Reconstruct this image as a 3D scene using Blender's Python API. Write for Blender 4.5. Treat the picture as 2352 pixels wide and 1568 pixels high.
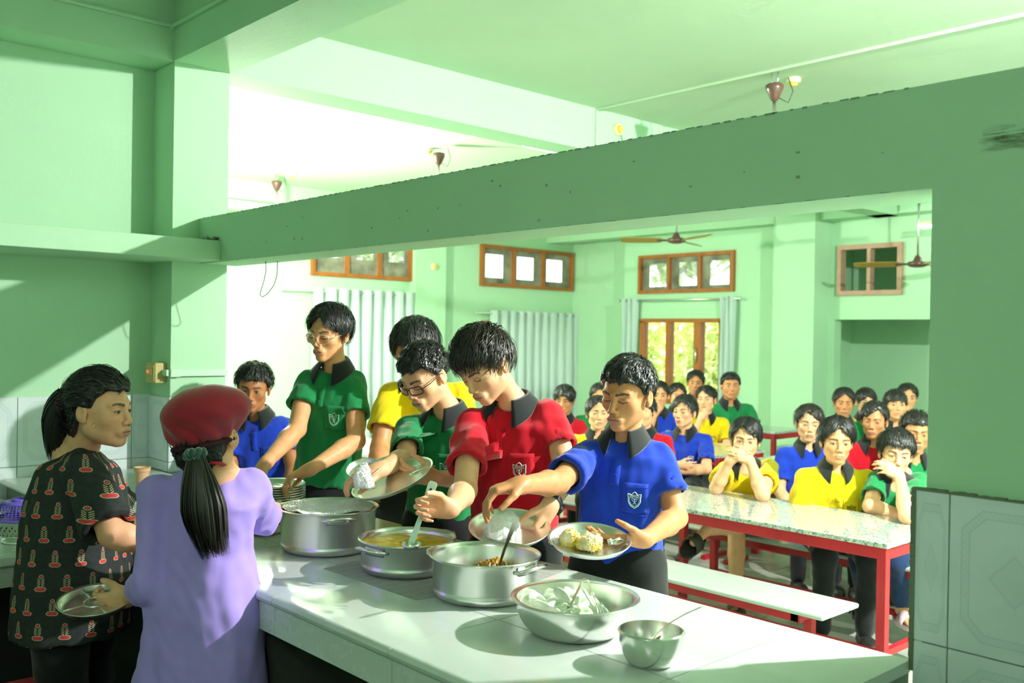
import bpy, bmesh, math, random
import numpy as np
from mathutils import Vector, Matrix, noise as mnoise
from mathutils.bvhtree import BVHTree

# ------------------------------------------------------------------ camera, world, lights, exposure
SC = bpy.context.scene
COL = SC.collection
for _o in list(bpy.data.objects): bpy.data.objects.remove(_o)
PW, PH, PF = 2352.0, 1568.0, 2177.09
CAM = np.array([0.0, -2.0745, 1.58])
YAW, PITCH, ROLL = 0.82609, -0.00583, 0.016166
_f = np.array([-math.sin(YAW)*math.cos(PITCH), math.cos(YAW)*math.cos(PITCH), math.sin(PITCH)])
_r = np.cross(_f, [0, 0, 1.0]); _r /= np.linalg.norm(_r)
_u = np.cross(_r, _f)
CR = math.cos(ROLL)*_r + math.sin(ROLL)*_u
CU = -math.sin(ROLL)*_r + math.cos(ROLL)*_u
CF = _f
cam_d = bpy.data.cameras.new('camera'); cam = bpy.data.objects.new('camera', cam_d); COL.objects.link(cam)
cam_d.sensor_width = 36.0; cam_d.lens = PF*36.0/PW; cam_d.clip_start = 0.05; cam_d.clip_end = 200
cam.matrix_world = Matrix(((CR[0], CU[0], -CF[0], CAM[0]), (CR[1], CU[1], -CF[1], CAM[1]), (CR[2], CU[2], -CF[2], CAM[2]), (0, 0, 0, 1)))
cam_d.dof.use_dof = True; cam_d.dof.focus_distance = 3.0; cam_d.dof.aperture_fstop = 4.0
SC.camera = cam

world = bpy.data.worlds.new('world'); SC.world = world; world.use_nodes = True
_nt = world.node_tree; _nt.nodes.clear()
_sky = _nt.nodes.new('ShaderNodeTexSky'); _sky.sky_type = 'HOSEK_WILKIE'; _sky.turbidity = 4.0
_sky.sun_direction = Vector((-0.35, -0.35, 0.85)).normalized(); _sky.ground_albedo = 0.5
_mx = _nt.nodes.new('ShaderNodeMixRGB'); _mx.inputs[0].default_value = 0.7; _mx.inputs[2].default_value = (0.93, 0.97, 1.0, 1)
_bg = _nt.nodes.new('ShaderNodeBackground'); _bg.inputs['Strength'].default_value = 2.6
_wo = _nt.nodes.new('ShaderNodeOutputWorld')
_nt.links.new(_sky.outputs[0], _mx.inputs[1]); _nt.links.new(_mx.outputs[0], _bg.inputs[0]); _nt.links.new(_bg.outputs[0], _wo.inputs[0])

def point_light(name, loc, power, radius, color=(1, 1, 1)):
    d = bpy.data.lights.new(name, 'POINT'); d.energy = power; d.shadow_soft_size = radius; d.color = color
    o = bpy.data.objects.new(name, d); o.location = loc; COL.objects.link(o); return o
point_light('key_strobe', (0.2, 1.95, 3.05), 700, 0.035, (1.0, 0.975, 0.96))
point_light('hall_strobe', (-7.4, 1.62, 2.46), 330, 0.07, (1.0, 0.955, 0.86))
point_light('kitchen_fill', (0.3, -3.4, 2.98), 34, 0.25, (0.97, 1.0, 0.98))  # soft fill added behind the camera to brighten the kitchen
sun_d = bpy.data.lights.new('sun', 'SUN'); sun_d.energy = 9.0; sun_d.angle = 0.01; sun_d.color = (1, 0.95, 0.85)
sun = bpy.data.objects.new('sun', sun_d); COL.objects.link(sun)
sun.rotation_euler = Vector((0.35, 0.35, -0.85)).to_track_quat('-Z', 'Y').to_euler()
SC.view_settings.view_transform = 'Standard'; SC.view_settings.look = 'None'
SC.view_settings.exposure = 0.6; SC.view_settings.gamma = 1.0
try: SC.view_settings.use_curve_mapping = False
except Exception: pass
# ------------------------------------------------------------------ measuring helpers
def ray(u, v): return CR*((u-PW/2)/PF) - CU*((v-PH/2)/PF) + CF
def atT(u, v, t): return CAM + ray(u, v)*t
def atY(u, v, y): d = ray(u, v); return CAM + d*((y-CAM[1])/d[1])
def atX(u, v, x): d = ray(u, v); return CAM + d*((x-CAM[0])/d[0])
def atZ(u, v, z): d = ray(u, v); return CAM + d*((z-CAM[2])/d[2])
def V3(*a): return np.array(a, float)
def unit(v): v = np.asarray(v, float); return v/(np.linalg.norm(v)+1e-12)
RNG = np.random.default_rng(7)

# ------------------------------------------------------------------ objects
def obj(name, mesh, mat, parent=None, smooth=False):
    o = bpy.data.objects.new(name, mesh); COL.objects.link(o)
    if mat is not None:
        mesh.materials.clear(); mesh.materials.append(mat)
    if smooth: mesh.shade_smooth()
    if parent is not None:
        o.parent = parent
        o.matrix_parent_inverse = parent.matrix_basis.inverted()
    return o
def tag(o, label, cat=None, group=None, kind=None):
    o['label'] = label
    if cat: o['category'] = cat
    if group: o['group'] = group
    if kind: o['kind'] = kind
    return o
def empty(name, loc, label, cat, group=None, kind=None):
    o = bpy.data.objects.new(name, None); COL.objects.link(o); o.location = Vector(tuple(float(c) for c in loc)); o.empty_display_size = 0.1
    return tag(o, label, cat, group, kind)
def dup(o, parent=None):
    c = o.copy(); COL.objects.link(c)
    if parent is not None: c.parent = parent
    for ch in list(o.children): dup(ch, c)
    return c
def mesh_np(name, verts, faces):
    """verts (N,3) array, faces (M,4) or (M,3) array or list"""
    me = bpy.data.meshes.new(name)
    verts = np.asarray(verts, np.float32)
    if isinstance(faces, np.ndarray) and faces.ndim == 2:
        n, k = faces.shape
        me.vertices.add(len(verts)); me.vertices.foreach_set('co', verts.ravel())
        me.loops.add(n*k); me.loops.foreach_set('vertex_index', faces.astype(np.int32).ravel())
        me.polygons.add(n); me.polygons.foreach_set('loop_start', np.arange(0, n*k, k, dtype=np.int32))
        me.polygons.foreach_set('loop_total', np.full(n, k, np.int32))
        me.update(calc_edges=True); me.validate()
    else:
        me.from_pydata([tuple(map(float, v)) for v in verts], [], [tuple(int(i) for i in f) for f in faces]); me.update()
    return me

class MB:
    """collects shapes into one mesh"""
    def __init__(self): self.v = []; self.f = []
    def add(self, vs, fs):
        b = len(self.v); self.v += [tuple(map(float, v)) for v in vs]; self.f += [tuple(b+i for i in f) for f in fs]; return self
    def box(self, a, b, bev=0.0):
        x0, y0, z0 = [min(p, q) for p, q in zip(a, b)]; x1, y1, z1 = [max(p, q) for p, q in zip(a, b)]
        if bev <= 0:
            vs = [(x0, y0, z0), (x1, y0, z0), (x1, y1, z0), (x0, y1, z0), (x0, y0, z1), (x1, y0, z1), (x1, y1, z1), (x0, y1, z1)]
            return self.add(vs, [(0, 3, 2, 1), (4, 5, 6, 7), (0, 1, 5, 4), (1, 2, 6, 5), (2, 3, 7, 6), (3, 0, 4, 7)])
        bm = bmesh.new(); bmesh.ops.create_cube(bm, size=1)
        for v in bm.verts: v.co = Vector(((x0+x1)/2+v.co.x*(x1-x0), (y0+y1)/2+v.co.y*(y1-y0), (z0+z1)/2+v.co.z*(z1-z0)))
        bmesh.ops.bevel(bm, geom=list(bm.edges), offset=min(bev, .45*min(x1-x0, y1-y0, z1-z0)), segments=2, affect='EDGES', profile=.5)
        bm.verts.index_update(); self.add([v.co[:] for v in bm.verts], [[v.index for v in f.verts] for f in bm.faces]); bm.free(); return self
    def tube(self, pts, rad, n=8, caps=True, up=None):
        pts = [np.asarray(p, float) for p in pts]
        if not hasattr(rad, '__len__'): rad = [rad]*len(pts)
        rings = []; prev = None
        for i, p in enumerate(pts):
            t = unit(pts[min(i+1, len(pts)-1)]-pts[max(i-1, 0)])
            if prev is None:
                a = np.array([0, 0, 1.0]) if abs(t[2]) < .9 else np.array([1.0, 0, 0])
                s = unit(np.cross(t, a))
            else: s = unit(prev-t*np.dot(prev, t))
            prev = s; w = np.cross(t, s)
            rings.append([p+rad[i]*(math.cos(2*math.pi*k/n)*s+math.sin(2*math.pi*k/n)*w) for k in range(n)])
        vs = [v for r in rings for v in r]; fs = []
        for i in range(len(pts)-1):
            for k in range(n): fs.append((i*n+k, i*n+(k+1) % n, (i+1)*n+(k+1) % n, (i+1)*n+k))
        if caps: fs.append(tuple(range(n-1, -1, -1))); fs.append(tuple((len(pts)-1)*n+k for k in range(n)))
        return self.add(vs, fs)
    def lathe(self, prof, c=(0, 0, 0), n=48, axis=None):
        """prof: list of (r,z); closed at r=0 ends"""
        A = np.eye(3) if axis is None else axis
        c = np.asarray(c, float); vs = []; idx = []
        for r, z in prof:
            if r < 1e-6: idx.append([len(vs)]); vs.append(c+A @ V3(0, 0, z))
            else:
                idx.append(list(range(len(vs), len(vs)+n)))
                vs += [c+A @ V3(r*math.cos(2*math.pi*k/n), r*math.sin(2*math.pi*k/n), z) for k in range(n)]
        fs = []
        for a, b in zip(idx, idx[1:]):
            for k in range(n):
                k2 = (k+1) % n
                if len(a) == 1 and len(b) == 1: continue
                if len(a) == 1: fs.append((a[0], b[k2], b[k]))
                elif len(b) == 1: fs.append((a[k], a[k2], b[0]))
                else: fs.append((a[k], a[k2], b[k2], b[k]))
        return self.add(vs, fs)
    def prism(self, poly, o, ux, uy, d):
        """extruded polygon: poly 2D pts in frame (o,ux,uy), thickness vector d"""
        o, ux, uy, d = [np.asarray(q, float) for q in (o, ux, uy, d)]
        a = [o+ux*x+uy*y for x, y in poly]; n = len(a)
        return self.add(a+[p+d for p in a], [tuple(range(n-1, -1, -1)), tuple(range(n, 2*n))]+[(i, (i+1) % n, n+(i+1) % n, n+i) for i in range(n)])
    def mesh(self, name='m'):
        me = bpy.data.meshes.new(name); me.from_pydata(self.v, [], self.f); me.update()
        bm = bmesh.new(); bm.from_mesh(me); bmesh.ops.recalc_face_normals(bm, faces=bm.faces); bm.to_mesh(me); bm.free(); return me
    def obj(self, name, mat, parent=None, smooth=False, auto=None):
        o = obj(name, self.mesh(name), mat, parent, smooth or auto is not None)
        if auto is not None:
            o.data.set_sharp_from_angle(angle=math.radians(auto))
        return o

# ------------------------------------------------------------------ materials
MATS = {}
class NT:
    def __init__(self, mat): self.t = mat.node_tree
    def n(self, typ, **kw):
        nd = self.t.nodes.new(typ)
        for k, v in kw.items():
            if k.startswith('i_'): nd.inputs[k[2:].replace('_', ' ')].default_value = v
            else: setattr(nd, k, v)
        return nd
    def l(self, a, b): self.t.links.new(a, b)
    def math(self, op, a, b=None, c=None):
        nd = self.t.nodes.new('ShaderNodeMath'); nd.operation = op
        for i, x in enumerate((a, b, c)):
            if x is None: continue
            if isinstance(x, (int, float)): nd.inputs[i].default_value = x
            else: self.l(x, nd.inputs[i])
        return nd.outputs[0]
    def mix(self, fac, a, b, mode='MIX'):
        nd = self.t.nodes.new('ShaderNodeMixRGB'); nd.blend_type = mode
        for i, x in enumerate((fac, a, b)):
            if isinstance(x, (int, float)): nd.inputs[i].default_value = x
            elif isinstance(x, tuple): nd.inputs[i].default_value = x if len(x) == 4 else (*x, 1)
            else: self.l(x, nd.inputs[i])
        return nd.outputs[0]
    def ramp(self, fac, stops):
        nd = self.t.nodes.new('ShaderNodeValToRGB'); e = nd.color_ramp.elements
        while len(e) < len(stops): e.new(0.5)
        for el, (p, c) in zip(e, stops): el.position = p; el.color = c if len(c) == 4 else (*c, 1)
        self.l(fac, nd.inputs[0]); return nd.outputs[0]
    def noise(self, scale, detail=4, rough=.55, coord='Object', vec=None, stretch=None):
        if vec is None:
            tc = self.n('ShaderNodeTexCoord'); vec = tc.outputs[coord]
        if stretch:
            mp = self.n('ShaderNodeMapping'); mp.inputs['Scale'].default_value = stretch; self.l(vec, mp.inputs[0]); vec = mp.outputs[0]
        nd = self.n('ShaderNodeTexNoise'); nd.inputs['Scale'].default_value = scale; nd.inputs['Detail'].default_value = detail; nd.inputs['Roughness'].default_value = rough
        self.l(vec, nd.inputs['Vector']); return nd
def srgb(r, g, b):
    f = lambda c: ((c/255+.055)/1.055)**2.4 if c/255 > .04045 else c/255/12.92
    return (f(r), f(g), f(b), 1)
def mat(name, color, rough=.6, metal=0.0, var=.0, vscale=8, bump=0, bscale=60, spec=None, alpha=1, coat=0, sheen=0, trans=0, emit=None, stretch=None, tint=None, sss=0):
    if name in MATS: return MATS[name]
    m = bpy.data.materials.new(name); m.use_nodes = True; MATS[name] = m
    k = NT(m); b = m.node_tree.nodes['Principled BSDF']
    c = color if len(color) == 4 else (*color, 1)
    b.inputs['Base Color'].default_value = c; b.inputs['Roughness'].default_value = rough; b.inputs['Metallic'].default_value = metal
    if spec is not None: b.inputs['Specular IOR Level'].default_value = spec
    if coat: b.inputs['Coat Weight'].default_value = coat; b.inputs['Coat Roughness'].default_value = .08
    if sheen: b.inputs['Sheen Weight'].default_value = sheen; b.inputs['Sheen Roughness'].default_value = .5
    if trans: b.inputs['Transmission Weight'].default_value = trans
    if sss: b.inputs['Subsurface Weight'].default_value = sss; b.inputs['Subsurface Radius'].default_value = (.01, .004, .002); b.inputs['Subsurface Scale'].default_value = 1.0
    if emit: b.inputs['Emission Color'].default_value = (*emit[:3], 1); b.inputs['Emission Strength'].default_value = emit[3]
    if var:
        nz = k.noise(vscale, 5, stretch=stretch)
        t = tint if tint else tuple(x*(1-var) for x in c[:3])+(1,)
        fac = k.ramp(nz.outputs[0], [(.35, (0, 0, 0)), (.7, (1, 1, 1))])
        k.l(k.mix(fac, c, t), b.inputs['Base Color'])
    if bump:
        nz = k.noise(bscale, 3); bp = k.n('ShaderNodeBump'); bp.inputs['Strength'].default_value = bump; bp.inputs['Distance'].default_value = .01
        k.l(nz.outputs[0], bp.inputs['Height']); k.l(bp.outputs[0], b.inputs['Normal'])
    return m

def wall_mat(name, col, dirt=.5):
    m = bpy.data.materials.new(name); m.use_nodes = True; k = NT(m); b = m.node_tree.nodes['Principled BSDF']
    b.inputs['Roughness'].default_value = .75; b.inputs['Specular IOR Level'].default_value = .25
    n1 = k.noise(1.3, 6, .6); n2 = k.noise(14, 6, .7)
    base = k.mix(k.ramp(n1.outputs[0], [(.3, (0, 0, 0)), (.75, (1, 1, 1))]), col, tuple(c*.93 for c in col[:3]))
    spots = k.ramp(n2.outputs[0], [(.70, (0, 0, 0)), (.80, (1, 1, 1))])
    n3 = k.noise(2.1, 3, .6)
    sp = k.math('MULTIPLY', k.math('MULTIPLY', spots, k.ramp(n3.outputs[0], [(.55, (0, 0, 0)), (.75, (1, 1, 1))])), dirt)
    base = k.mix(sp, base, (.10, .13, .08))
    k.l(base, b.inputs['Base Color'])
    bp = k.n('ShaderNodeBump'); bp.inputs['Strength'].default_value = .12; bp.inputs['Distance'].default_value = .01
    n4 = k.noise(30, 4); k.l(n4.outputs[0], bp.inputs['Height']); k.l(bp.outputs[0], b.inputs['Normal'])
    return m
WALLC = (0.455, 0.72, 0.475, 1)
M_WALL = wall_mat('painted_wall', WALLC, .6)
M_CEIL = wall_mat('painted_ceiling', (0.56, 0.71, 0.53, 1), .1)
M_STEEL = mat('steel', (.86, .86, .83), .22, 1.0, var=.10, vscale=3)
M_STEEL_B = mat('steel_brushed', (.82, .82, .80), .30, 1.0, var=.12, vscale=5, stretch=(1, 1, .05))
M_RED = mat('red_painted_metal', srgb(190, 32, 44), .4, var=.25, vscale=9)
M_WOOD = mat('window_wood', srgb(176, 104, 40), .45, var=.3, vscale=12, stretch=(1, 1, .2))
M_BLACK = mat('black_cloth', srgb(24, 25, 27), .8, sheen=.2)
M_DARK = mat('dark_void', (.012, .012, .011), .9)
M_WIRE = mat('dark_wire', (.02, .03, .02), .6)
M_PVC = mat('pvc_mint', srgb(190, 222, 196), .5)

def marble(name, c1, c2, rough, scale=1.6, vein=.5):
    m = bpy.data.materials.new(name); m.use_nodes = True; k = NT(m); b = m.node_tree.nodes['Principled BSDF']
    tc = k.n('ShaderNodeTexCoord'); oi = k.n('ShaderNodeObjectInfo')
    ad = k.n('ShaderNodeVectorMath'); ad.operation = 'ADD'; k.l(tc.outputs['Object'], ad.inputs[0])
    cb = k.n('ShaderNodeCombineXYZ'); k.l(k.math('MULTIPLY', oi.outputs['Random'], 20), cb.inputs[0]); k.l(k.math('MULTIPLY', oi.outputs['Random'], 7), cb.inputs[1]); k.l(cb.outputs[0], ad.inputs[1])
    n1 = k.noise(scale, 8, .6, vec=ad.outputs[0], stretch=(1, 2.2, 1)); n1.inputs['Distortion'].default_value = 1.2
    n2 = k.noise(scale*9, 6, .7, vec=ad.outputs[0])
    base = k.mix(k.ramp(n1.outputs[0], [(.35, (0, 0, 0)), (.7, (1, 1, 1))]), c1, c2)
    base = k.mix(k.math('MULTIPLY', k.ramp(n2.outputs[0], [(.55, (0, 0, 0)), (.75, (1, 1, 1))]), vein*.4), base, tuple(c*.72 for c in c2[:3]))
    k.l(base, b.inputs['Base Color'])
    rg = k.ramp(n2.outputs[0], [(.3, (rough*.7,)*3), (.7, (rough*1.4,)*3)]); k.l(rg, b.inputs['Roughness'])
    return m
M_MARBLE = marble('counter_marble', (.55, .62, .58, 1), (.63, .68, .64, 1), .16)
M_FLOOR = marble('floor_marble', (.42, .47, .41, 1), (.52, .56, .49, 1), .12, 1.1)
M_BENCHTOP = marble('bench_marble', (.46, .53, .49, 1), (.54, .60, .56, 1), .2)
M_GROUT = mat('grout', (.20, .24, .20), .9)
def granite():
    m = bpy.data.materials.new('granite'); m.use_nodes = True; k = NT(m); b = m.node_tree.nodes['Principled BSDF']
    n = k.noise(90, 4, .7); n2 = k.noise(38, 5, .7)
    c = k.ramp(n.outputs[0], [(.36, (.05, .06, .06)), (.46, (.42, .45, .42)), (.6, (.62, .64, .58)), (.75, (.80, .80, .74))])
    c = k.mix(k.ramp(n2.outputs[0], [(.52, (0, 0, 0)), (.66, (.75, .75, .75))]), c, (.16, .18, .17))
    k.l(c, b.inputs['Base Color']); b.inputs['Roughness'].default_value = .07; return m
M_GRANITE = granite()
def tile_mat():
    """glazed wall tile with the faint octagon frame and diamond printed on each tile (UV 0..1)"""
    m = bpy.data.materials.new('printed_wall_tile'); m.use_nodes = True; k = NT(m); b = m.node_tree.nodes['Principled BSDF']
    tc = k.n('ShaderNodeTexCoord'); sp = k.n('ShaderNodeSeparateXYZ'); k.l(tc.outputs['UV'], sp.inputs[0])
    u = k.math('ABSOLUTE', k.math('SUBTRACT', sp.outputs[0], .5)); v = k.math('ABSOLUTE', k.math('SUBTRACT', sp.outputs[1], .5))
    # octagon distance (in units of tile width; v scaled by 1.25)
    v2 = k.math('MULTIPLY', v, 1.25)
    d = k.math('MAXIMUM', k.math('MAXIMUM', k.math('SUBTRACT', u, .40), k.math('SUBTRACT', v2, .52)), k.math('MULTIPLY', k.math('SUBTRACT', k.math('ADD', u, v2), .76), .707))
    band = k.math('LESS_THAN', k.math('ABSOLUTE', k.math('ADD', d, .03)), .032)
    edge = k.math('MAXIMUM', k.math('LESS_THAN', k.math('ABSOLUTE', d), .006), k.math('LESS_THAN', k.math('ABSOLUTE', k.math('ADD', d, .062)), .006))
    dm = k.math('SUBTRACT', k.math('ADD', u, k.math('MULTIPLY', v2, .95)), .19)
    dia = k.math('LESS_THAN', dm, 0); diae = k.math('LESS_THAN', k.math('ABSOLUTE', dm), .012)
    ch = k.n('ShaderNodeTexChecker'); ch.inputs['Scale'].default_value = 46; k.l(tc.outputs['UV'], ch.inputs['Vector'])
    pat = k.math('ADD', k.math('MULTIPLY', band, k.math('ADD', k.math('MULTIPLY', ch.outputs['Fac'], .22), .22)), k.math('MULTIPLY', edge, .6))
    pat = k.math('ADD', pat, k.math('ADD', k.math('MULTIPLY', dia, .22), k.math('MULTIPLY', diae, .5)))
    st = k.math('SINE', k.math('MULTIPLY', k.math('ADD', sp.outputs[0], sp.outputs[1]), 170)); 
    pat = k.math('ADD', pat, k.math('MULTIPLY', k.math('MAXIMUM', st, 0), .06))
    nz = k.noise(7, 5); base = k.mix(k.ramp(nz.outputs[0], [(.4, (0, 0, 0)), (.75, (1, 1, 1))]), (.70, .78, .80), (.62, .70, .70))
    k.l(k.mix(k.math('MULTIPLY', pat, .55), base, (.42, .54, .56)), b.inputs['Base Color']); b.inputs['Roughness'].default_value = .22
    return m
M_TILE = tile_mat()
def uv_planar(o, au, av, u0, v0, su, sv):
    me = o.data; uv = me.uv_layers.new(name='UVMap')
    for lp in me.loops:
        c = me.vertices[lp.vertex_index].co; uv.data[lp.index].uv = ((c[au]-u0)/su, (c[av]-v0)/sv)
# ------------------------------------------------------------------ the room
ZC, ZB = 3.21, 2.905            # slab and beam undersides
XW, XCOL, XLED = -4.835, -4.585, -4.345
ZLB, ZLT, TW = 1.917, 2.146, .2  # hatch lintel
XJ = -.905                       # hatch jamb
XL, YB, YE = -9.6, 7.66, 7.97    # hall left wall, hall back wall, alcove end
ZK = .88                         # counter top
def struct(name, mb, m, label, cat, **kw):
    o = mb.obj(name, m, None, **kw); return tag(o, label, cat, kind='structure')
def cut_box(mb, a, b, ax, holes):
    """box with rectangular holes through thickness axis; holes in the two other axes (u0,u1,z0,z1)"""
    other = [i for i in range(3) if i != ax]
    us = sorted({a[other[0]], b[other[0]], *[h[0] for h in holes], *[h[1] for h in holes]})
    vs = sorted({a[other[1]], b[other[1]], *[h[2] for h in holes], *[h[3] for h in holes]})
    for i in range(len(us)-1):
        for j in range(len(vs)-1):
            cu, cv = (us[i]+us[i+1])/2, (vs[j]+vs[j+1])/2
            if any(h[0] < cu < h[1] and h[2] < cv < h[3] for h in holes): continue
            p = [0]*3; q = [0]*3; p[ax], q[ax] = a[ax], b[ax]
            p[other[0]], q[other[0]] = us[i], us[i+1]; p[other[1]], q[other[1]] = vs[j], vs[j+1]
            mb.box(p, q)
    return mb

fl = struct('floor', MB().box((-9.9, -5.2, -.12), (3.2, 9.6, -.012)), M_GROUT, 'pale marble tiled floor of the dining hall and kitchen', 'floor')
ft = MB().box((-.277, -.277, -.012), (.277, .277, 0), .002).mesh('floor_tile')
for i in range(-15, 1):
    for j in range(0, 14):
        x, y = i*.56+.1, j*.56+.35
        if x < XL+.2 or y > YB-.1: continue
        o = obj('floor_tile', ft, M_FLOOR, fl); o.location = (x, y, 0)
kf = struct('floor', MB().box((-4.83, -5, -.012), (2.6, .07, 0)), mat('kitchen_floor', (.10, .11, .10), .35, var=.4), 'dark kitchen floor below the serving counter', 'floor')
struct('ceiling', MB().box((-9.9, -5.2, ZC), (3.2, 9.0, ZC+.12)), M_CEIL, 'pale green painted ceiling slab above hall and kitchen', 'ceiling')
wl = struct('wall_left', MB().box((XW-.2, -5.2, 0), (XW, -.14, ZC)), M_WALL, 'green kitchen side wall with tiled dado and slanting sunlight', 'wall')
struct('wall_back', cut_box(MB(), (-8.35, YB, 0), (3.2, YB+.15, ZC), 1, [(-8.08, -6.60, 2.16, 2.66), (-8.05, -6.75, .75, 1.835), (-5.30, -3.0, 0, 1.82), (-5.26, -4.53, 2.08, 2.63)]), M_WALL, 'pale green back wall of the hall with windows and opening', 'wall')
struct('wall_alcove', MB().box((-9.8, YE, 0), (-8.36, YE+.03, ZC)).box((-5.75, 8.9, 0), (-2.6, 9.05, ZC)).box((-5.9, YB+.15, 0), (-5.75, 9.05, ZC)).box((-2.6, YB+.15, 0), (-2.45, 9.05, ZC)), M_WALL, 'green wall closing the recess behind the hall', 'wall')
struct('wall_hall', cut_box(MB(), (XL-.15, .1, 0), (XL, YE+.1, ZC), 0, [(3.6, 5.03, 2.24, 2.9), (6.16, 7.93, 2.24, 2.80), (3.65, 4.98, .8, 1.95), (6.2, 7.9, .8, 1.78)]), M_WALL, 'pale green hall wall with curtained windows at left', 'wall')
struct('wall_front', MB().box((-9.8, -.1, 0), (XW, .1, ZC)), M_WALL, 'green wall between hall and kitchen beyond the corner column', 'wall')
struct('wall_right', cut_box(MB(), (2.8, -5.2, 0), (3.0, 9.6, ZC), 0, [(2.6, 4.2, .9, 2.2), (5.4, 7.0, .9, 2.2)]), M_WALL, 'green hall wall off to the right', 'wall')
struct('wall_rear', MB().box((-5.0, -5.2, 0), (3.0, -5.0, ZC)), M_WALL, 'green kitchen wall opposite the serving hatch', 'wall')
# hatch partition: lintel and right pier in one wall
struct('trim_11', MB().box((XCOL, 0, ZLB), (XJ, TW, ZLT)), M_WALL, 'green lintel beam spanning over the serving hatch', 'lintel')
pt = MB().box((XJ, 0, 0), (2.8, .08, ZLT))
struct('wall_hatch', pt, M_WALL, 'green pier with tiled dado at the right of the hatch', 'wall')
struct('trim_1', MB().box((XW, -.14, 0), (XCOL, .15, ZC)), M_WALL, 'pale green corner column at the left of the hatch', 'column')
struct('trim_2', MB().box((XW, -5.0, 1.922), (XLED, 0, 2.02), .004), M_WALL, 'green concrete ledge along the kitchen side wall', 'ledge')
struct('trim_3', MB().box((XW, -5.0, ZB), (XCOL, -.146, ZC)), M_WALL, 'green ceiling beam over the kitchen side wall', 'beam')
struct('trim_4', MB().box((XCOL, -.146, ZB), (2.8, .16, ZC)), M_WALL, 'green ceiling beam above the serving hatch', 'beam')
struct('trim_5', MB().box((XW, .15, ZB), (XCOL, YB, ZC)), M_WALL, 'pale ceiling beam running across the hall from the corner column', 'beam')
struct('trim_6', MB().box((-5.87, 7.32, 0), (-5.36, YB, ZC)), M_WALL, 'pale square column against the back wall of the hall', 'column')
struct('trim_7', MB().box((-9.6, 7.42, ZB), (3.0, YB+.001, ZC)).box((XL, .1, ZB+.1), (XL+.15, YE, ZC)), M_WALL, 'green beam along the top of the hall walls', 'beam')
struct('trim_8', MB().box((XL, 5.02, 0), (XL+.12, 5.5, ZC)), M_WALL, 'pale green pilaster between the curtained windows', 'pilaster')
struct('trim_9', MB().tube([(XCOL+.01, -.156, 3.075), (2.7, -.156, 3.075)], .012, 6).tube([(XCOL+.01, -4.9, 3.075), (XCOL+.01, -.156, 3.075)], .012, 6).box((XCOL, -.165, 3.055), (XCOL+.03, -.14, 3.095)), M_WALL, 'painted cable conduit along the kitchen beams', 'conduit')
struct('trim_10', MB().tube([(-9.3, 2.93, ZC-.008), (2.6, 2.93, ZC-.008)], .010, 6).tube([(XCOL+.008, 2.93, ZC-.01), (XCOL+.008, 2.93, ZB)], .008, 6), M_CEIL, 'painted conduit running along the hall ceiling', 'conduit')
# dado tiles, kitchen side wall, column and hatch pier
def tiles_on(parent, ax, face, u_edges, v_edges, sign, thick=.012):
    for u0, u1 in zip(u_edges, u_edges[1:]):
        for v0, v1 in zip(v_edges, v_edges[1:]):
            g = .0015; oth = 1-ax
            a = [0, 0, v0+g]; b = [0, 0, v1-g]
            a[ax], b[ax] = face, face+sign*thick; a[oth], b[oth] = u0+g, u1-g
            m = MB().box(a, b, .0012); o = m.obj('wall_tile', M_TILE, parent)
            uv_planar(o, oth, 2, u0, v0, u1-u0, v1-v0)
tiles_on(wl, 0, XW, [-1.83, -1.564, -1.298, -1.033, -.767, -.501, -.236, -.14], [.60, .93, 1.258], 1)
colo = bpy.data.objects['trim_1']
tiles_on(colo, 1, -.14, [XW+.012, XCOL], [.88, .93, 1.25], -1)
tiles_on(colo, 0, XCOL, [-.15, .02, .15], [.88, .93, 1.25], 1)
hw = bpy.data.objects['wall_hatch']
tiles_on(hw, 1, 0, [-.925, -.85, -.585, -.32, -.05, .22], [.26, .597, .928, 1.259], -1)
tiles_on(hw, 0, XJ, [-.012, .08], [.88, .93, 1.259], -1, .016)
# dirt at the ledge corner and pier edge
db = MB()
for i in range(60):
    t = random.Random(i).random(); q = random.Random(i+99)
    c = V3(XCOL+.02+t*.2, -.004-q.random()*.012, 2.022+q.random()*.012); d = V3(q.uniform(-.03, .03), q.uniform(-.004, 0), q.uniform(-.012, .012))
    db.tube([c-d, c, c+d+V3(0, 0, q.uniform(-.01, .01))], .0022, 4)
tag(db.obj('cobweb', mat('grime', (.10, .11, .07), .95)), 'grimy cobwebs caught in the corner where ledge meets lintel', 'cobweb', kind='stuff')
gb = MB(); q = random.Random(5)
for i in range(46):
    x = -.93+i*.012; gb.box((x, -.0135, 1.257), (x+.0125, 0, 1.2605+q.random()*.004))
for i in range(40): gb.box((-.932-q.random()*.002, -.014, .86+i*.01), (-.922, .0, .871+i*.01))
gr_o = gb.obj('grime_strip', mat('grime2', (.16, .20, .13), .95), hw)

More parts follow.
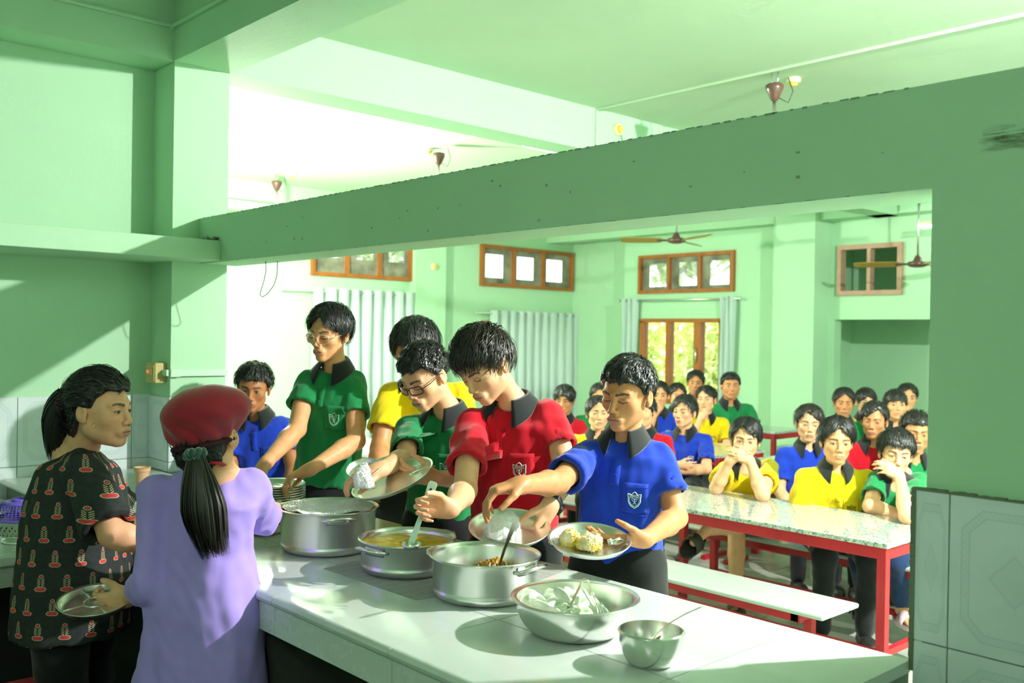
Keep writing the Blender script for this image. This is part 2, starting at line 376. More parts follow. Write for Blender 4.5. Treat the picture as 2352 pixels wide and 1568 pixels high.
def smudge_mat():
    m = bpy.data.materials.new('wall_smudge'); m.use_nodes = True; k = NT(m); b = m.node_tree.nodes['Principled BSDF']; b.inputs['Base Color'].default_value = (.12, .14, .06, 1); b.inputs['Roughness'].default_value = .9
    n = k.noise(9, 6, .7, stretch=(1, 1, 6)); tc = k.n('ShaderNodeTexCoord'); sp = k.n('ShaderNodeSeparateXYZ'); k.l(tc.outputs['Generated'], sp.inputs[0])
    e = k.math('MULTIPLY', k.math('MULTIPLY', sp.outputs[2], k.math('SUBTRACT', 1, sp.outputs[2])), k.math('MINIMUM', k.math('MULTIPLY', sp.outputs[0], 6), 1))
    k.l(k.math('MULTIPLY', k.ramp(n.outputs[0], [(.42, (0, 0, 0)), (.62, (1, 1, 1))]), k.math('MULTIPLY', e, 1.8)), b.inputs['Alpha']); return m
MB().box((-.812, -.0012, 1.975), (-.55, -.0006, 2.012)).box((-.802, -.0012, 2.015), (-.70, -.0006, 2.038)).obj('smudge', smudge_mat(), hw)

lt = bpy.data.objects['trim_11']; q = random.Random(21); gl = MB()
for z, y, n in ((ZLT, -.0006, 90), (ZLB, -.0006, 40)):
    for i in range(n):
        x = XCOL+.05+(3.6*i/n)+q.uniform(-.01, .01); L_ = q.uniform(.006, .03); h_ = q.uniform(.0012, .0042)
        if x+L_ > XJ: continue
        gl.box((x, y-.0006, z-(h_ if z == ZLT else -.0002)), (x+L_, y+.0004, z+(.0012 if z == ZLT else h_*.6)))
for i in range(26):
    x, z = q.uniform(-4.3, -1.0), q.uniform(ZLB+.02, ZLT-.02); gl.box((x, -.0012, z), (x+q.uniform(.002, .012), .0004, z+q.uniform(.002, .008)))
gl.obj('grime_flecks', mat('paint_grime', (.24, .38, .24), .95), lt)['kind'] = 'stuff'
# ------------------------------------------------------------------ windows, curtains, outdoors
M_GLASS = mat('window_glass', (.92, .96, .95), .03, trans=1.0, spec=.4)
M_DUSTY = mat('dusty_pane', srgb(150, 150, 128), .8, var=.5, vscale=5, tint=srgb(92, 92, 78))
def vent_window(name, o, ux, w, h, n, label, panes=True, m=M_WOOD, fw=.045):
    """wooden frame in plane (ux,z) with n lights; o = lower corner"""
    o = np.asarray(o, float); ux = np.asarray(ux, float); nrm = np.cross(ux, V3(0, 0, 1)); e = empty(name, o+ux*w/2, label, 'window', kind='structure')
    def bar(u0, u1, z0, z1, d0, d1, nm, mm, par):
        m_ = MB(); c = []
        for (u, z, d) in [(u0, z0, d0), (u1, z0, d0), (u1, z1, d0), (u0, z1, d0), (u0, z0, d1), (u1, z0, d1), (u1, z1, d1), (u0, z1, d1)]: c.append(o+ux*u+V3(0, 0, z)+nrm*d)
        m_.add(c, [(0, 3, 2, 1), (4, 5, 6, 7), (0, 1, 5, 4), (1, 2, 6, 5), (2, 3, 7, 6), (3, 0, 4, 7)]); return m_.obj(nm, mm, par)
    for a in ((0, w, 0, fw), (0, w, h-fw, h), (0, fw, fw, h-fw), (w-fw, w, fw, h-fw)): bar(*a, -.06, .05, 'frame_rail', m, e)
    pw = (w-fw)/n
    for i in range(1, n): bar(i*pw+fw/2-fw*.4, i*pw+fw/2+fw*.4, fw, h-fw, -.05, .045, 'mullion', m, e)
    if panes:
        for i in range(n):
            a, b = i*pw+fw, (i+1)*pw
            x0, x1, z0, z1 = a+(b-a)*panes[0], a+(b-a)*panes[1], h*panes[2], h*panes[3]
            q = MB()
            for (u0, u1, v0, v1) in ((a, b, fw, z0), (a, b, z1, h-fw), (a, x0, z0, z1), (x1, b, z0, z1)):
                q.add([o+ux*u0+V3(0, 0, v0)+nrm*0, o+ux*u1+V3(0, 0, v0)+nrm*0, o+ux*u1+V3(0, 0, v1)+nrm*0, o+ux*u0+V3(0, 0, v1)+nrm*0,
                       o+ux*u0+V3(0, 0, v0)-nrm*.006, o+ux*u1+V3(0, 0, v0)-nrm*.006, o+ux*u1+V3(0, 0, v1)-nrm*.006, o+ux*u0+V3(0, 0, v1)-nrm*.006], [(0, 3, 2, 1), (4, 5, 6, 7), (0, 1, 5, 4), (1, 2, 6, 5), (2, 3, 7, 6), (3, 0, 4, 7)])
            p = q.obj('dusty_pane', M_DUSTY, e)
            bar(x0, x1, z0, z1, -.006, -.003, 'pane', M_GLASS, p)
    return e
uy = V3(0, 1, 0); uxn = V3(1, 0, 0)
p = atX(710, 633, XL); vent_window('window_1', (XL, 3.6, 2.24), uy, 1.43, .66, 3, 'wooden ventilator window with three dusty panes, leftmost, above the first curtain', (.30, .86, .34, .82))
vent_window('window_2', (XL, 6.16, 2.24), uy, 1.77, .56, 3, 'wooden ventilator window with three dusty panes above the middle curtain', (.12, .72, .22, .78))
vent_window('window_3', (-8.08, YB, 2.16), uxn, 1.48, .50, 3, 'orange wooden ventilator window above the glazed casement on the back wall', (.26, .90, .18, .78))
vent_window('window_4', (-5.26, YB, 2.08), uxn, .73, .55, 2, 'unglazed pinkish wooden frame high in the right part of back wall', None, mat('pink_wood', srgb(190, 150, 128), .6, var=.2), .05)
# casement below window 3
w5 = empty('window_5', (-7.4, YB, .75), 'orange wooden casement window onto sunlit garden behind seated boys', 'window', kind='structure')
for (a, b, c, d) in ((-8.05, -6.75, 1.785, 1.835), (-8.05, -6.75, .75, .81), (-8.05, -7.99, .8, 1.8), (-6.81, -6.75, .8, 1.8), (-7.62, -7.56, .8, 1.79), (-7.18, -7.08, .8, 1.79)):
    MB().box((a, YB-.03, c), (b, YB+.08, d)).obj('frame_rail', M_WOOD, w5)
for (a, b) in ((-7.99, -7.62), (-7.56, -7.18), (-7.08, -6.81)): MB().box((a, YB+.03, .81), (b, YB+.036, 1.785)).obj('pane', M_GLASS, w5)
MB().tube([(-7.13, YB-.03, 1.28), (-7.13, YB-.06, 1.30), (-7.12, YB-.065, 1.38), (-7.13, YB-.06, 1.44), (-7.13, YB-.03, 1.46)], .012, 8).obj('handle', M_STEEL, w5, True)
def plain_window(name, o, ux, w, h, label):
    e = vent_window(name, o, ux, w, h, 2, label, None)
    MB().add([np.array(o)+ux*u+V3(0, 0, z)+np.cross(ux, V3(0, 0, 1))*d for d in (0, .006) for (u, z) in ((.04, .04), (w-.04, .04), (w-.04, h-.04), (.04, h-.04))], [(0, 3, 2, 1), (4, 5, 6, 7), (0, 1, 5, 4), (1, 2, 6, 5), (2, 3, 7, 6), (3, 0, 4, 7)]).obj('pane', M_GLASS, e)
plain_window('window_6', (XL, 3.65, .8), uy, 1.33, 1.15, 'wooden window hidden behind the leftmost drawn curtain')
plain_window('window_7', (XL, 6.2, .8), uy, 1.7, .98, 'wooden window hidden behind the middle drawn curtain')
# curtains
def cloth_mat(name, col):
    m = bpy.data.materials.new(name); m.use_nodes = True; k = NT(m); b = m.node_tree.nodes['Principled BSDF']
    n = k.noise(120, 2); k.l(k.mix(n.outputs[0], col, tuple(c*.9 for c in col[:3])), b.inputs['Base Color']); b.inputs['Roughness'].default_value = .7; b.inputs['Sheen Weight'].default_value = .3
    tr = k.n('ShaderNodeBsdfTranslucent'); tr.inputs[0].default_value = col; ms = k.n('ShaderNodeMixShader'); ms.inputs[0].default_value = .18
    out = m.node_tree.nodes['Material Output']; k.l(b.outputs[0], ms.inputs[1]); k.l(tr.outputs[0], ms.inputs[2]); k.l(ms.outputs[0], out.inputs[0]); return m
M_CURT = cloth_mat('curtain_cloth', (.56, .70, .66, 1))
def curtain(o, ux, w, ztop, zbot, nf, label, depth=.05, seed=1, rod=None, grp='pale curtains on rods'):
    o = np.asarray(o, float); nrm = np.cross(V3(0, 0, 1), ux)
    nrm = nrm if np.dot(nrm, CAM-o) > 0 else -nrm
    q = np.random.default_rng(seed); N = nf*14; ph = np.cumsum(1+.35*q.standard_normal(N).cumsum()*.05); u = np.linspace(0, w, N)
    e = empty('curtain', o+ux*w/2+V3(0, 0, zbot), label, 'curtain', grp)
    zs = [ztop, ztop-.05, ztop-.4, (ztop+zbot)/2, zbot]; vs = []; fs = []
    for r, z in enumerate(zs):
        a = [1, 1, .85, .9, 1.1][r]
        for i in range(N):
            t = 2*math.pi*nf*(i/(N-1)) + .25*math.sin(i*.9/14+seed)
            d = depth*a*(abs(math.sin(t/2))**.6*2-1)*(1+.25*math.sin(seed+i*.31/14))
            vs.append(o+ux*(u[i]+.012*math.sin(z*4+i*.3))+V3(0, 0, z)+nrm*(d+.09))
    for r in range(len(zs)-1):
        for i in range(N-1): fs.append((r*N+i, r*N+i+1, (r+1)*N+i+1, (r+1)*N+i))
    o_ = obj('drape', mesh_np('drape', vs, np.array(fs)), M_CURT, e, True)
    for i in range(nf*2):
        c = o+ux*(w*(i+.5)/(nf*2))+V3(0, 0, ztop-.03)+nrm*.09
        MB().tube([c+ux*.018*math.cos(a)+V3(0, 0, .018)*math.sin(a) for a in np.linspace(0, 2*math.pi, 9)], .004, 5, caps=False).obj('eyelet', M_STEEL, e)
    if rod:
        a, b, z = rod; A = o+ux*a+V3(0, 0, z)+nrm*.09; B = o+ux*b+V3(0, 0, z)+nrm*.09
        r = empty('curtain_rod', A, rod_label[seed], 'curtain rod', 'curtain rods')
        MB().tube([A, B], .012, 8).obj('rod', M_STEEL_B, r, True)
        for p_ in (A, B):
            MB().lathe([(0, -.022), (.016, -.016), (.022, 0), (.016, .016), (0, .022)], p_, 12).obj('finial', M_STEEL_B, r, True)
            s = .12 if p_ is A else -.12
            MB().tube([p_+ux*s, p_+ux*s-nrm*.09], .008, 6).obj('bracket', M_STEEL_B, r)
    return e
rod_label = {1: 'steel curtain rod above the leftmost curtain', 2: 'steel curtain rod above the middle curtain', 3: 'steel curtain rod above the glazed casement'}
curtain((XL, 3.60, 0), uy, 1.45, 2.10, .25, 9, 'pale sea-green curtain drawn across leftmost window, gathered in folds', .055, 1, (-.40, 1.52, 2.06))
curtain((XL, 6.30, 0), uy, 1.75, 1.92, .25, 11, 'pale sea-green curtain drawn across middle window behind the red-shirted boy', .05, 2, (-.25, 2.0, 1.88))
curtain((-8.32, YB, 0), uxn, .27, 2.10, .25, 3, 'pale curtain bunched at the left of the glazed casement', .04, 3, (-.05, 1.85, 2.07))
curtain((-6.76, YB, 0), uxn, .22, 2.10, .25, 3, 'pale curtain bunched at the right of the glazed casement', .04, 4)
# garden beyond the casement
def leaf_cloud(c, r, n, seed, size, mt, parent):
    q = np.random.default_rng(seed); d = q.standard_normal((n, 3)); d /= np.linalg.norm(d, axis=1)[:, None]
    p_ = np.asarray(c)+d*np.asarray(r)*(q.random((n, 1))**.4); a = q.standard_normal((n, 3)); a /= np.linalg.norm(a, axis=1)[:, None]
    b = np.cross(a, q.standard_normal((n, 3))); b /= np.linalg.norm(b, axis=1)[:, None]; s = size*(.6+.8*q.random((n, 1)))
    v = np.stack([p_-a*s, p_+b*s*.3, p_+a*s, p_-b*s*.3], 1).reshape(-1, 3)
    return obj('foliage', mesh_np('foliage', v, np.arange(4*n).reshape(-1, 4)), mt, parent)
M_LEAF = mat('garden_leaf', srgb(206, 226, 120), .5, var=.5, vscale=2, tint=srgb(240, 242, 190))
M_LEAFD = mat('tree_leaf', srgb(190, 205, 180), .6, var=.4, vscale=2)
M_BARK = mat('bark', (.20, .15, .10), .9)
for i, (x, y, z, rx, rz, n, lab, mt) in enumerate([(-11.2, 10.9, 1.4, .95, 1.2, 2600, 'bright garden shrub behind the left pane of the casement', M_LEAF), (-9.2, 10.9, 1.3, .95, 1.2, 2600, 'bright garden shrub behind the right panes of the casement', M_LEAF), (-12.0, 13.5, 4.0, 2.0, 1.3, 2600, 'hazy tall tree seen through the ventilator above the casement', M_LEAFD), (-14.0, 7.5, 4.2, 1.8, 1.6, 2200, 'hazy tree outside the middle ventilator window', M_LEAFD)]):
    e = empty('garden_shrub' if i < 2 else 'garden_tree', (x, y, -.1), lab, 'shrub' if i < 2 else 'tree')
    leaf_cloud((x, y, z), (rx, .8, rz), n, i, .11 if i < 2 else .16, mt, e)
    MB().tube([(x, y, -.1), (x+.05, y, z*.5), (x, y, z)], [.08, .06, .02], 7).obj('trunk', M_BARK, e)
struct('floor', MB().box((-30, 9.6, -.14), (12, 30, -.1)).box((-30, -5, -.14), (-9.9, 9.6, -.1)), mat('garden_ground', srgb(170, 180, 120), .9), 'sunlit garden ground outside the hall', 'ground')
# ------------------------------------------------------------------ serving counter
M_FASCIA = marble('fascia_marble', (.60, .68, .64, 1), (.68, .74, .70, 1), .25)
ct = empty('serving_counter', (-2.9, -.42, 0), 'long marble serving counter with jointed slabs under the hatch', 'counter')
XS = [-4.815, -4.38, -3.853, -3.323, -2.793, -2.2626, -1.7317, -1.204, -.93]
for x0, x1 in zip(XS, XS[1:]):
    for y0, y1 in ((-.84, -.51), (-.51, -.005)):
        if x0 < -4.5 and y0 > -.6: y1 = -.16
        g = .0017; m = MB()
        if y0 < -.6:   # front slab with a rounded nose
            prof = [(y1-g, ZK), (y0+.016, ZK), (y0+.006, ZK-.004), (y0, ZK-.013), (y0+.002, ZK-.022), (y0+.01, ZK-.027), (y1-g, ZK-.027)]
            m.prism([(p_[0], p_[1]) for p_ in prof], (x0+g, 0, 0), (0, 1, 0), (0, 0, 1), (x1-x0-2*g, 0, 0))
        else: m.box((x0+g, y0+g, ZK-.027), (x1-g, y1, ZK))
        m.obj('marble_slab', M_MARBLE, ct, auto=40)
    yf = -.84
    if x0 > -4.0: MB().box((x0+.0012, yf+.012, .775), (x1-.0012, yf+.028, ZK-.029)).obj('fascia_tile', M_FASCIA, ct)
MB().box((-4.815, -.81, .775), (-.935, -.005, ZK-.0275)).obj('bed', M_GROUT, ct)
MB().box((XCOL, -.10, 0), (XJ-.03, -.02, .774)).obj('support_wall', M_WALL, ct)
for x in (-4.0, -2.45, -1.0): MB().box((x, -.78, 0), (x+.1, -.105, .7745)).obj('support_pier', mat('raw_brick', (.05, .05, .045), .9, var=.4), ct)
lc = empty('side_counter', (-4.2, -2, 0), 'lower grey stone counter along the kitchen side wall', 'counter')
for y0, y1 in ((-3.2, -2.4), (-2.4, -1.6), (-1.6, -.845)):
    MB().box((-4.82, y0+.001, .765), (-3.53, y1-.001, .80), .006).obj('stone_slab', marble('side_stone', (.52, .60, .54, 1), (.60, .67, .60, 1), .25), lc)
MB().box((-4.82, -3.2, .69), (-3.55, -.85, .764)).obj('fascia', mat('side_fascia', (.42, .50, .42), .6, var=.3), lc)
MB().box((-4.82, -3.2, 0), (-3.9, -.85, .689)).obj('support', M_DARK, lc)  # near-black colour puts the shade under this counter into the block

# ------------------------------------------------------------------ pots and bowls
def rounded_rect(w, h, n=4):
    pts = []
    for cx, cy, a0 in ((1, 1, 0), (-1, 1, 90), (-1, -1, 180), (1, -1, 270)):
        for i in range(n+1):
            a = math.radians(a0+90*i/n); r = min(w, h)*.3; pts.append((cx*(w/2-r)+r*math.cos(a), cy*(h/2-r)+r*math.sin(a)))
    return pts
def pot(c, r, h, label, hang, name='cooking_pot'):
    c = V3(c[0], c[1], ZK); e = empty(name, c, label, 'pot')
    R = r; wall = [(0, 0), (R*.72, 0), (R*.86, .006), (R*.93, .018), (R*.935, .026), (R*.925, .028), (R*.93, .034), (R*.945, h-.012), (R*.99, h-.006), (R, h), (R*.985, h+.001), (R*.95, h-.004), (R*.925, h-.012), (R*.91, .03), (R*.85, .010), (0, .008)]
    MB().lathe(wall, c, 72).obj('body', M_STEEL_B, e, auto=50)
    MB().tube([c+V3(R*.995*math.cos(a), R*.995*math.sin(a), h-.002) for a in np.linspace(0, 2*math.pi, 65)], .0026, 6, caps=False).obj('rim', M_STEEL, e, True)
    for k in (0, 1):
        a = math.radians(hang+180*k); d = V3(math.cos(a), math.sin(a), 0); s = V3(-d[1], d[0], 0); hd = MB()
        # curved bracket plate following the wall, strap bow standing off it
        pl = [c+V3(R*.953*math.cos(a+t), R*.953*math.sin(a+t), h-.034+z) for z in (0, .022) for t in np.linspace(-.26, .26, 7)]
        pl2 = [c+V3(R*.965*math.cos(a+t), R*.965*math.sin(a+t), h-.034+z) for z in (0, .022) for t in np.linspace(-.26, .26, 7)]
        fs = [(i, i+1, i+8, i+7) for i in range(6)]+[(14+i+7, 14+i+8, 14+i+1, 14+i) for i in range(6)]+[(7+i, 8+i, 22+i, 21+i) for i in range(6)]+[(i+1, i, 14+i, 15+i) for i in range(6)]
        b = MB().add(pl+pl2, fs).obj('bracket', M_STEEL, e, True)
        for t in (-.18, .18):
            q = c+V3(R*.965*math.cos(a+t), R*.965*math.sin(a+t), h-.024)
            MB().lathe([(0, .004), (.004, .003), (.005, 0)], q, 10, np.stack([s, V3(0, 0, 1), d], 1)).obj('rivet', M_STEEL, b, True)
        bow = [c+d*(R*.955)+s*(.055*x)+d*y+V3(0, 0, h-.02+z) for x, y, z in ((-1, -.004, 0), (-.98, .014, .003), (-.7, .03, .008), (0, .036, .011), (.7, .03, .008), (.98, .014, .003), (1, -.004, 0))]
        MB().tube(bow, .0048, 8).obj('handle', M_STEEL, e, True)
    return e
pot((-2.657, -.423), .161, .140, 'wide steel pot heaped with white rice beside the plate stack', -20)
pot((-2.27, -.392), .145, .100, 'shallow steel pot of yellow dal in the middle of the row', 100)
pot((-1.915, -.395), .150, .115, 'steel pot of dark curry nearest the onion bowl', 10)

def hfield(cx, cy, R, zf, n=44, seed=0):
    vs = []; fs = []; nr = n//2
    vs.append((cx, cy, zf(0, 0)))
    for i in range(1, nr+1):
        for k in range(n):
            r = R*i/nr; a = 2*math.pi*k/n; x, y = r*math.cos(a), r*math.sin(a); vs.append((cx+x, cy+y, zf(x, y)))
    for k in range(n): fs.append((0, 1+k, 1+(k+1) % n))
    for i in range(nr-1):
        for k in range(n): fs.append((1+i*n+k, 1+(i+1)*n+k, 1+(i+1)*n+(k+1) % n, 1+i*n+(k+1) % n))
    return vs, fs
def grains(pts, seed, L=.0042, w=.0013):
    q = np.random.default_rng(seed); n = len(pts); d = q.standard_normal((n, 3)); d /= np.linalg.norm(d, axis=1)[:, None]
    s = np.cross(d, q.standard_normal((n, 3))); s /= np.linalg.norm(s, axis=1)[:, None]; t = np.cross(d, s); L = L*(.7+.6*q.random((n, 1))); p_ = np.asarray(pts)
    v = np.stack([p_-d*L, p_+s*w, p_+t*w, p_-s*w, p_-t*w, p_+d*L], 1).reshape(-1, 3)
    base = np.array([(0, 2, 1), (0, 3, 2), (0, 4, 3), (0, 1, 4), (5, 1, 2), (5, 2, 3), (5, 3, 4), (5, 4, 1)])
    f = (np.arange(n)[:, None, None]*6+base[None]).reshape(-1, 3); return v, f
def fnoise(x, y, s, seed=0): return mnoise.noise(Vector((x*s+seed*7.3, y*s-seed*3.1, seed*1.7)))
M_RICE = mat('cooked_rice', (.93, .94, .92), .5, var=.10, vscale=60)
def rice_obj(name, vs, fs, ng, seed, label, extra=None, m=None, cat='rice', gm=.0042):
    vs = np.array(vs); tri = []
    for f in fs:
        tri.append((f[0], f[1], f[2]))
        if len(f) == 4: tri.append((f[0], f[2], f[3]))
    tri = np.array(tri); q = np.random.default_rng(seed); A, B, C_ = vs[tri[:, 0]], vs[tri[:, 1]], vs[tri[:, 2]]
    ar = np.linalg.norm(np.cross(B-A, C_-A), axis=1); pick = q.choice(len(tri), ng, p=ar/ar.sum()); r1, r2 = q.random((2, ng)); sw = r1+r2 > 1; r1[sw], r2[sw] = 1-r1[sw], 1-r2[sw]
    pts = A[pick]+r1[:, None]*(B[pick]-A[pick])+r2[:, None]*(C_[pick]-A[pick]); gv, gf = grains(pts, seed, gm)
    allv = np.concatenate([vs, gv]); allf = np.concatenate([tri, gf+len(vs)])
    o = obj(name, mesh_np(name, allv, allf), m or M_RICE, None, True); return tag(o, label, cat, kind='stuff')
def zf1(x, y):
    a = math.hypot(x, y)/.146
    z = ZK+.154-.016*a*a+.012*fnoise(x, y, 22, 1)+.005*fnoise(x, y, 70, 2)
    # scooped hollow and the ridge behind it
    z -= .030*math.exp(-(((x+.02)/.06)**2+((y-.07)/.04)**2)); z += .024*math.exp(-(((x-.045)/.03)**2+((y-.09)/.025)**2))
    return z
v_, f_ = hfield(-2.657, -.423, .146, zf1); rice_obj('cooked_rice', v_, f_, 7000, 3, 'heap of steaming white rice inside the widest pot')
M_DAL = mat('dal', srgb(252, 208, 18), .25, var=.25, vscale=30, tint=srgb(226, 172, 10), coat=.3)
v_, f_ = hfield(-2.27, -.392, .1335, lambda x, y: ZK+.083+.0016*fnoise(x, y, 40, 4)+.0007*fnoise(x, y, 130, 5), 72)
tag(obj('dal_soup', mesh_np('dal', v_, f_), M_DAL, None, True), 'bright yellow dal filling the shallow middle pot', 'soup', kind='stuff')
M_CURRY = mat('curry', srgb(176, 128, 18), .35, var=.9, vscale=45, tint=srgb(60, 48, 14), coat=.3)
def zfc(x, y):
    return ZK+.036+.052*math.exp(-((x+.02)**2+(y-.045)**2)/.0050)+.010*fnoise(x, y, 60, 6)+.006*fnoise(x, y, 150, 7)
v_, f_ = hfield(-1.915, -.395, .1335, zfc, 90)
tag(obj('vegetable_curry', mesh_np('curry', v_, f_), M_CURRY, None, False), 'oily yellow and dark vegetable curry in the pot nearest onions', 'curry', kind='stuff')

def bowl(c, r, h, rb, label, flange, name='steel_bowl'):
    c = V3(c[0], c[1], ZK); e = empty(name, c, label, 'bowl'); pr = [(0, 0), (rb, 0)]
    for t in np.linspace(.05, 1, 12): pr.append((rb+(r*(.93 if flange else .985)-rb)*math.sin(t*math.pi/2)**.9, h*(1-math.cos(t*math.pi/2))**.9*(.95 if flange else 1)))
    inner = [(max(a-.003, 0), b+.003) for a, b in pr[::-1] if b > .002]
    if flange: pr += [(r*.985, h*.97), (r, h), (r*.985, h+.002), (r*.93, h-.002)]
    else: pr += [(r, h), (r*.985, h+.0015)]
    MB().lathe(pr+inner+[(0, .003)], c, 72).obj('body', M_STEEL, e, auto=60)
    MB().tube([c+V3(r*.995*math.cos(a), r*.995*math.sin(a), h) for a in np.linspace(0, 2*math.pi, 65)], .0022 if flange else .0016, 6, caps=False).obj('rim', M_STEEL, e, True)
    return e
bowl((-1.54, -.438), .152, .086, .075, 'wide flanged steel bowl holding sliced onions', True)
bowl((-1.288, -.466), .071, .071, .038, 'small plain steel bowl of yellow chutney', False)
# onion slices, each a ringed disc
M_ONION = mat('onion_flesh', srgb(240, 247, 232), .35, var=.3, vscale=90, tint=srgb(206, 230, 190), sss=0)
oc = V3(-1.54, -.438, ZK)
def onion_mesh(n):
    m = MB(); r = .024
    m.lathe([(0, .0024), (r*.45, .0027), (r*.52, .0019), (r*.60, .0027), (r*.94, .0024), (r, .001), (r, -.001), (r*.94, -.0024), (0, -.0022)], n=20); return m.mesh('onion_slice')
om = onion_mesh(0); om.materials.append(M_ONION); om.shade_smooth(); q = random.Random(4)
for i in range(52):
    a = q.uniform(0, 2*math.pi); rr = .096*math.sqrt(q.random()); s = q.uniform(.75, 1.15)
    p_ = oc+V3(-.03+rr*math.cos(a), -.01+rr*math.sin(a)*.8, .046+.024*(1-rr/.1)+.014*(i/52)+.006*q.random())
    o = bpy.data.objects.new('onion_slice', om); COL.objects.link(o); o.location = p_
    o.rotation_euler = (q.uniform(-.9, .9), q.uniform(-.9, .9), q.uniform(0, 6)); o.scale = (s, s, 1)
    tag(o, 'pale green onion slice in the wide flanged bowl', 'onion slice', 'onion slices in the wide steel bowl')
for u, v, t in ((1290, 1366, 2.17), (1352, 1372, 2.16)):
    o = bpy.data.objects.new('onion_slice', om); COL.objects.link(o); o.location = atT(u, v, t)
    o.rotation_euler = (.9, .5, .9+u); o.scale = (.95, .95, 1); tag(o, 'pale green onion slice in the wide flanged bowl', 'onion slice', 'onion slices in the wide steel bowl')
# tongs
tg = empty('serving_tongs', oc+V3(0, 0, .05), 'steel salad tongs standing bent in the onion bowl', 'tongs')
top = atT(1344, 1330, 2.20)
def strip(pts, wid, side, th, name, m, par):
    mb = MB(); vs = []; pts = [np.asarray(p_, float) for p_ in pts]; n = len(pts)
    for i, p_ in enumerate(pts):
        t = unit(pts[min(i+1, n-1)]-pts[max(i-1, 0)]); s = unit(np.asarray(side)-t*np.dot(side, t)); nn = np.cross(t, s); w = wid[i]/2 if hasattr(wid, '__len__') else wid/2
        vs += [p_+s*w+nn*th, p_-s*w+nn*th, p_-s*w-nn*th, p_+s*w-nn*th]
    fs = [(0, 1, 2, 3), (4*n-1, 4*n-2, 4*n-3, 4*n-4)]
    for i in range(n-1):
        for k in range(4): fs.append((4*i+k, 4*i+(k+1) % 4, 4*i+4+(k+1) % 4, 4*i+4+k))
    return mb.add(vs, fs).obj(name, m, par, auto=50)
sd = CF*.9+CU*.3
pa = [atT(1344, 1330, 2.20), atT(1337, 1333, 2.2), atT(1330, 1350, 2.2), atT(1316, 1378, 2.19), atT(1304, 1402, 2.18)]
strip(pa, [.014, .014, .011, .011, .013], sd, .0008, 'arm', M_STEEL, tg)
pa = [atT(1344, 1330, 2.20), atT(1351, 1333, 2.2), atT(1357, 1352, 2.19), atT(1364, 1374, 2.18), atT(1372, 1385, 2.17)]
strip(pa, [.014, .014, .011, .013, .018], sd, .0008, 'arm', M_STEEL, tg)
for k in range(4):
    b = atT(1366+k*5, 1382, 2.17); strip([b, atT(1372+k*6, 1396, 2.165), atT(1374+k*6.5, 1407, 2.16)], .0035, sd, .0007, 'tine', M_STEEL, tg)
def spoon(name, a, b, label, bowlr=.018, w=.010, bend=.01, cat='spoon', m=None, up=V3(0, 0, 1)):
    """handle end a, bowl tip b"""
    a, b = np.asarray(a, float), np.asarray(b, float); d = unit(b-a); L = np.linalg.norm(b-a); side = unit(np.cross(d, up)); nn = np.cross(side, d)
    e = empty(name, b, label, cat); m = m or M_PLATE
    strip([a+d*L*t+nn*bend*math.sin(t*math.pi) for t in (0, .06, .25, .5, .75, .86)], [w*.7, w, w*.8, w*.55, w*.5, w*.6], side, .0012, 'handle', m, e)
    c = b-d*bowlr*1.4; mb = MB(); vs = []; n = 14
    for i in range(5):
        r = i/4
        for k in range(n):
            an = 2*math.pi*k/n; vs.append(c+d*bowlr*1.4*r*math.cos(an)+side*bowlr*r*math.sin(an)+nn*bowlr*.45*(r*r-1))
    fs = [(i*n+k, i*n+(k+1) % n, (i+1)*n+(k+1) % n, (i+1)*n+k) for i in range(4) for k in range(n)]
    mb.add(vs, fs).obj('bowl', m, e, True); return e
M_PLATE = mat('plate_steel', (.82, .83, .80), .30, 1.0)
spoon('table_spoon', atT(1612, 1393, 1.98), V3(-1.31, -.46, ZK+.03), 'steel spoon leaning out of the small chutney bowl')
spoon('serving_spoon', atT(1186, 1197, 2.36), V3(-1.90, -.37, ZK+.045), 'steel serving spoon standing in the curry pot', .024, .014)
M_CHUT = mat('chutney', srgb(205, 140, 22), .4, var=.5, vscale=50, tint=srgb(160, 96, 14), coat=.2)
v_, f_ = hfield(-1.288, -.466, .058, lambda x, y: ZK+.028+.012*math.exp(-(x*x+(y-.01)**2)/.0012)+.006*fnoise(x, y, 60, 9)+.003*fnoise(x, y, 160, 3), 60)
tag(obj('chutney_paste', mesh_np('chutney', v_, f_), M_CHUT, None, False), 'lumpy orange-yellow chutney in the small bowl', 'chutney', kind='stuff')
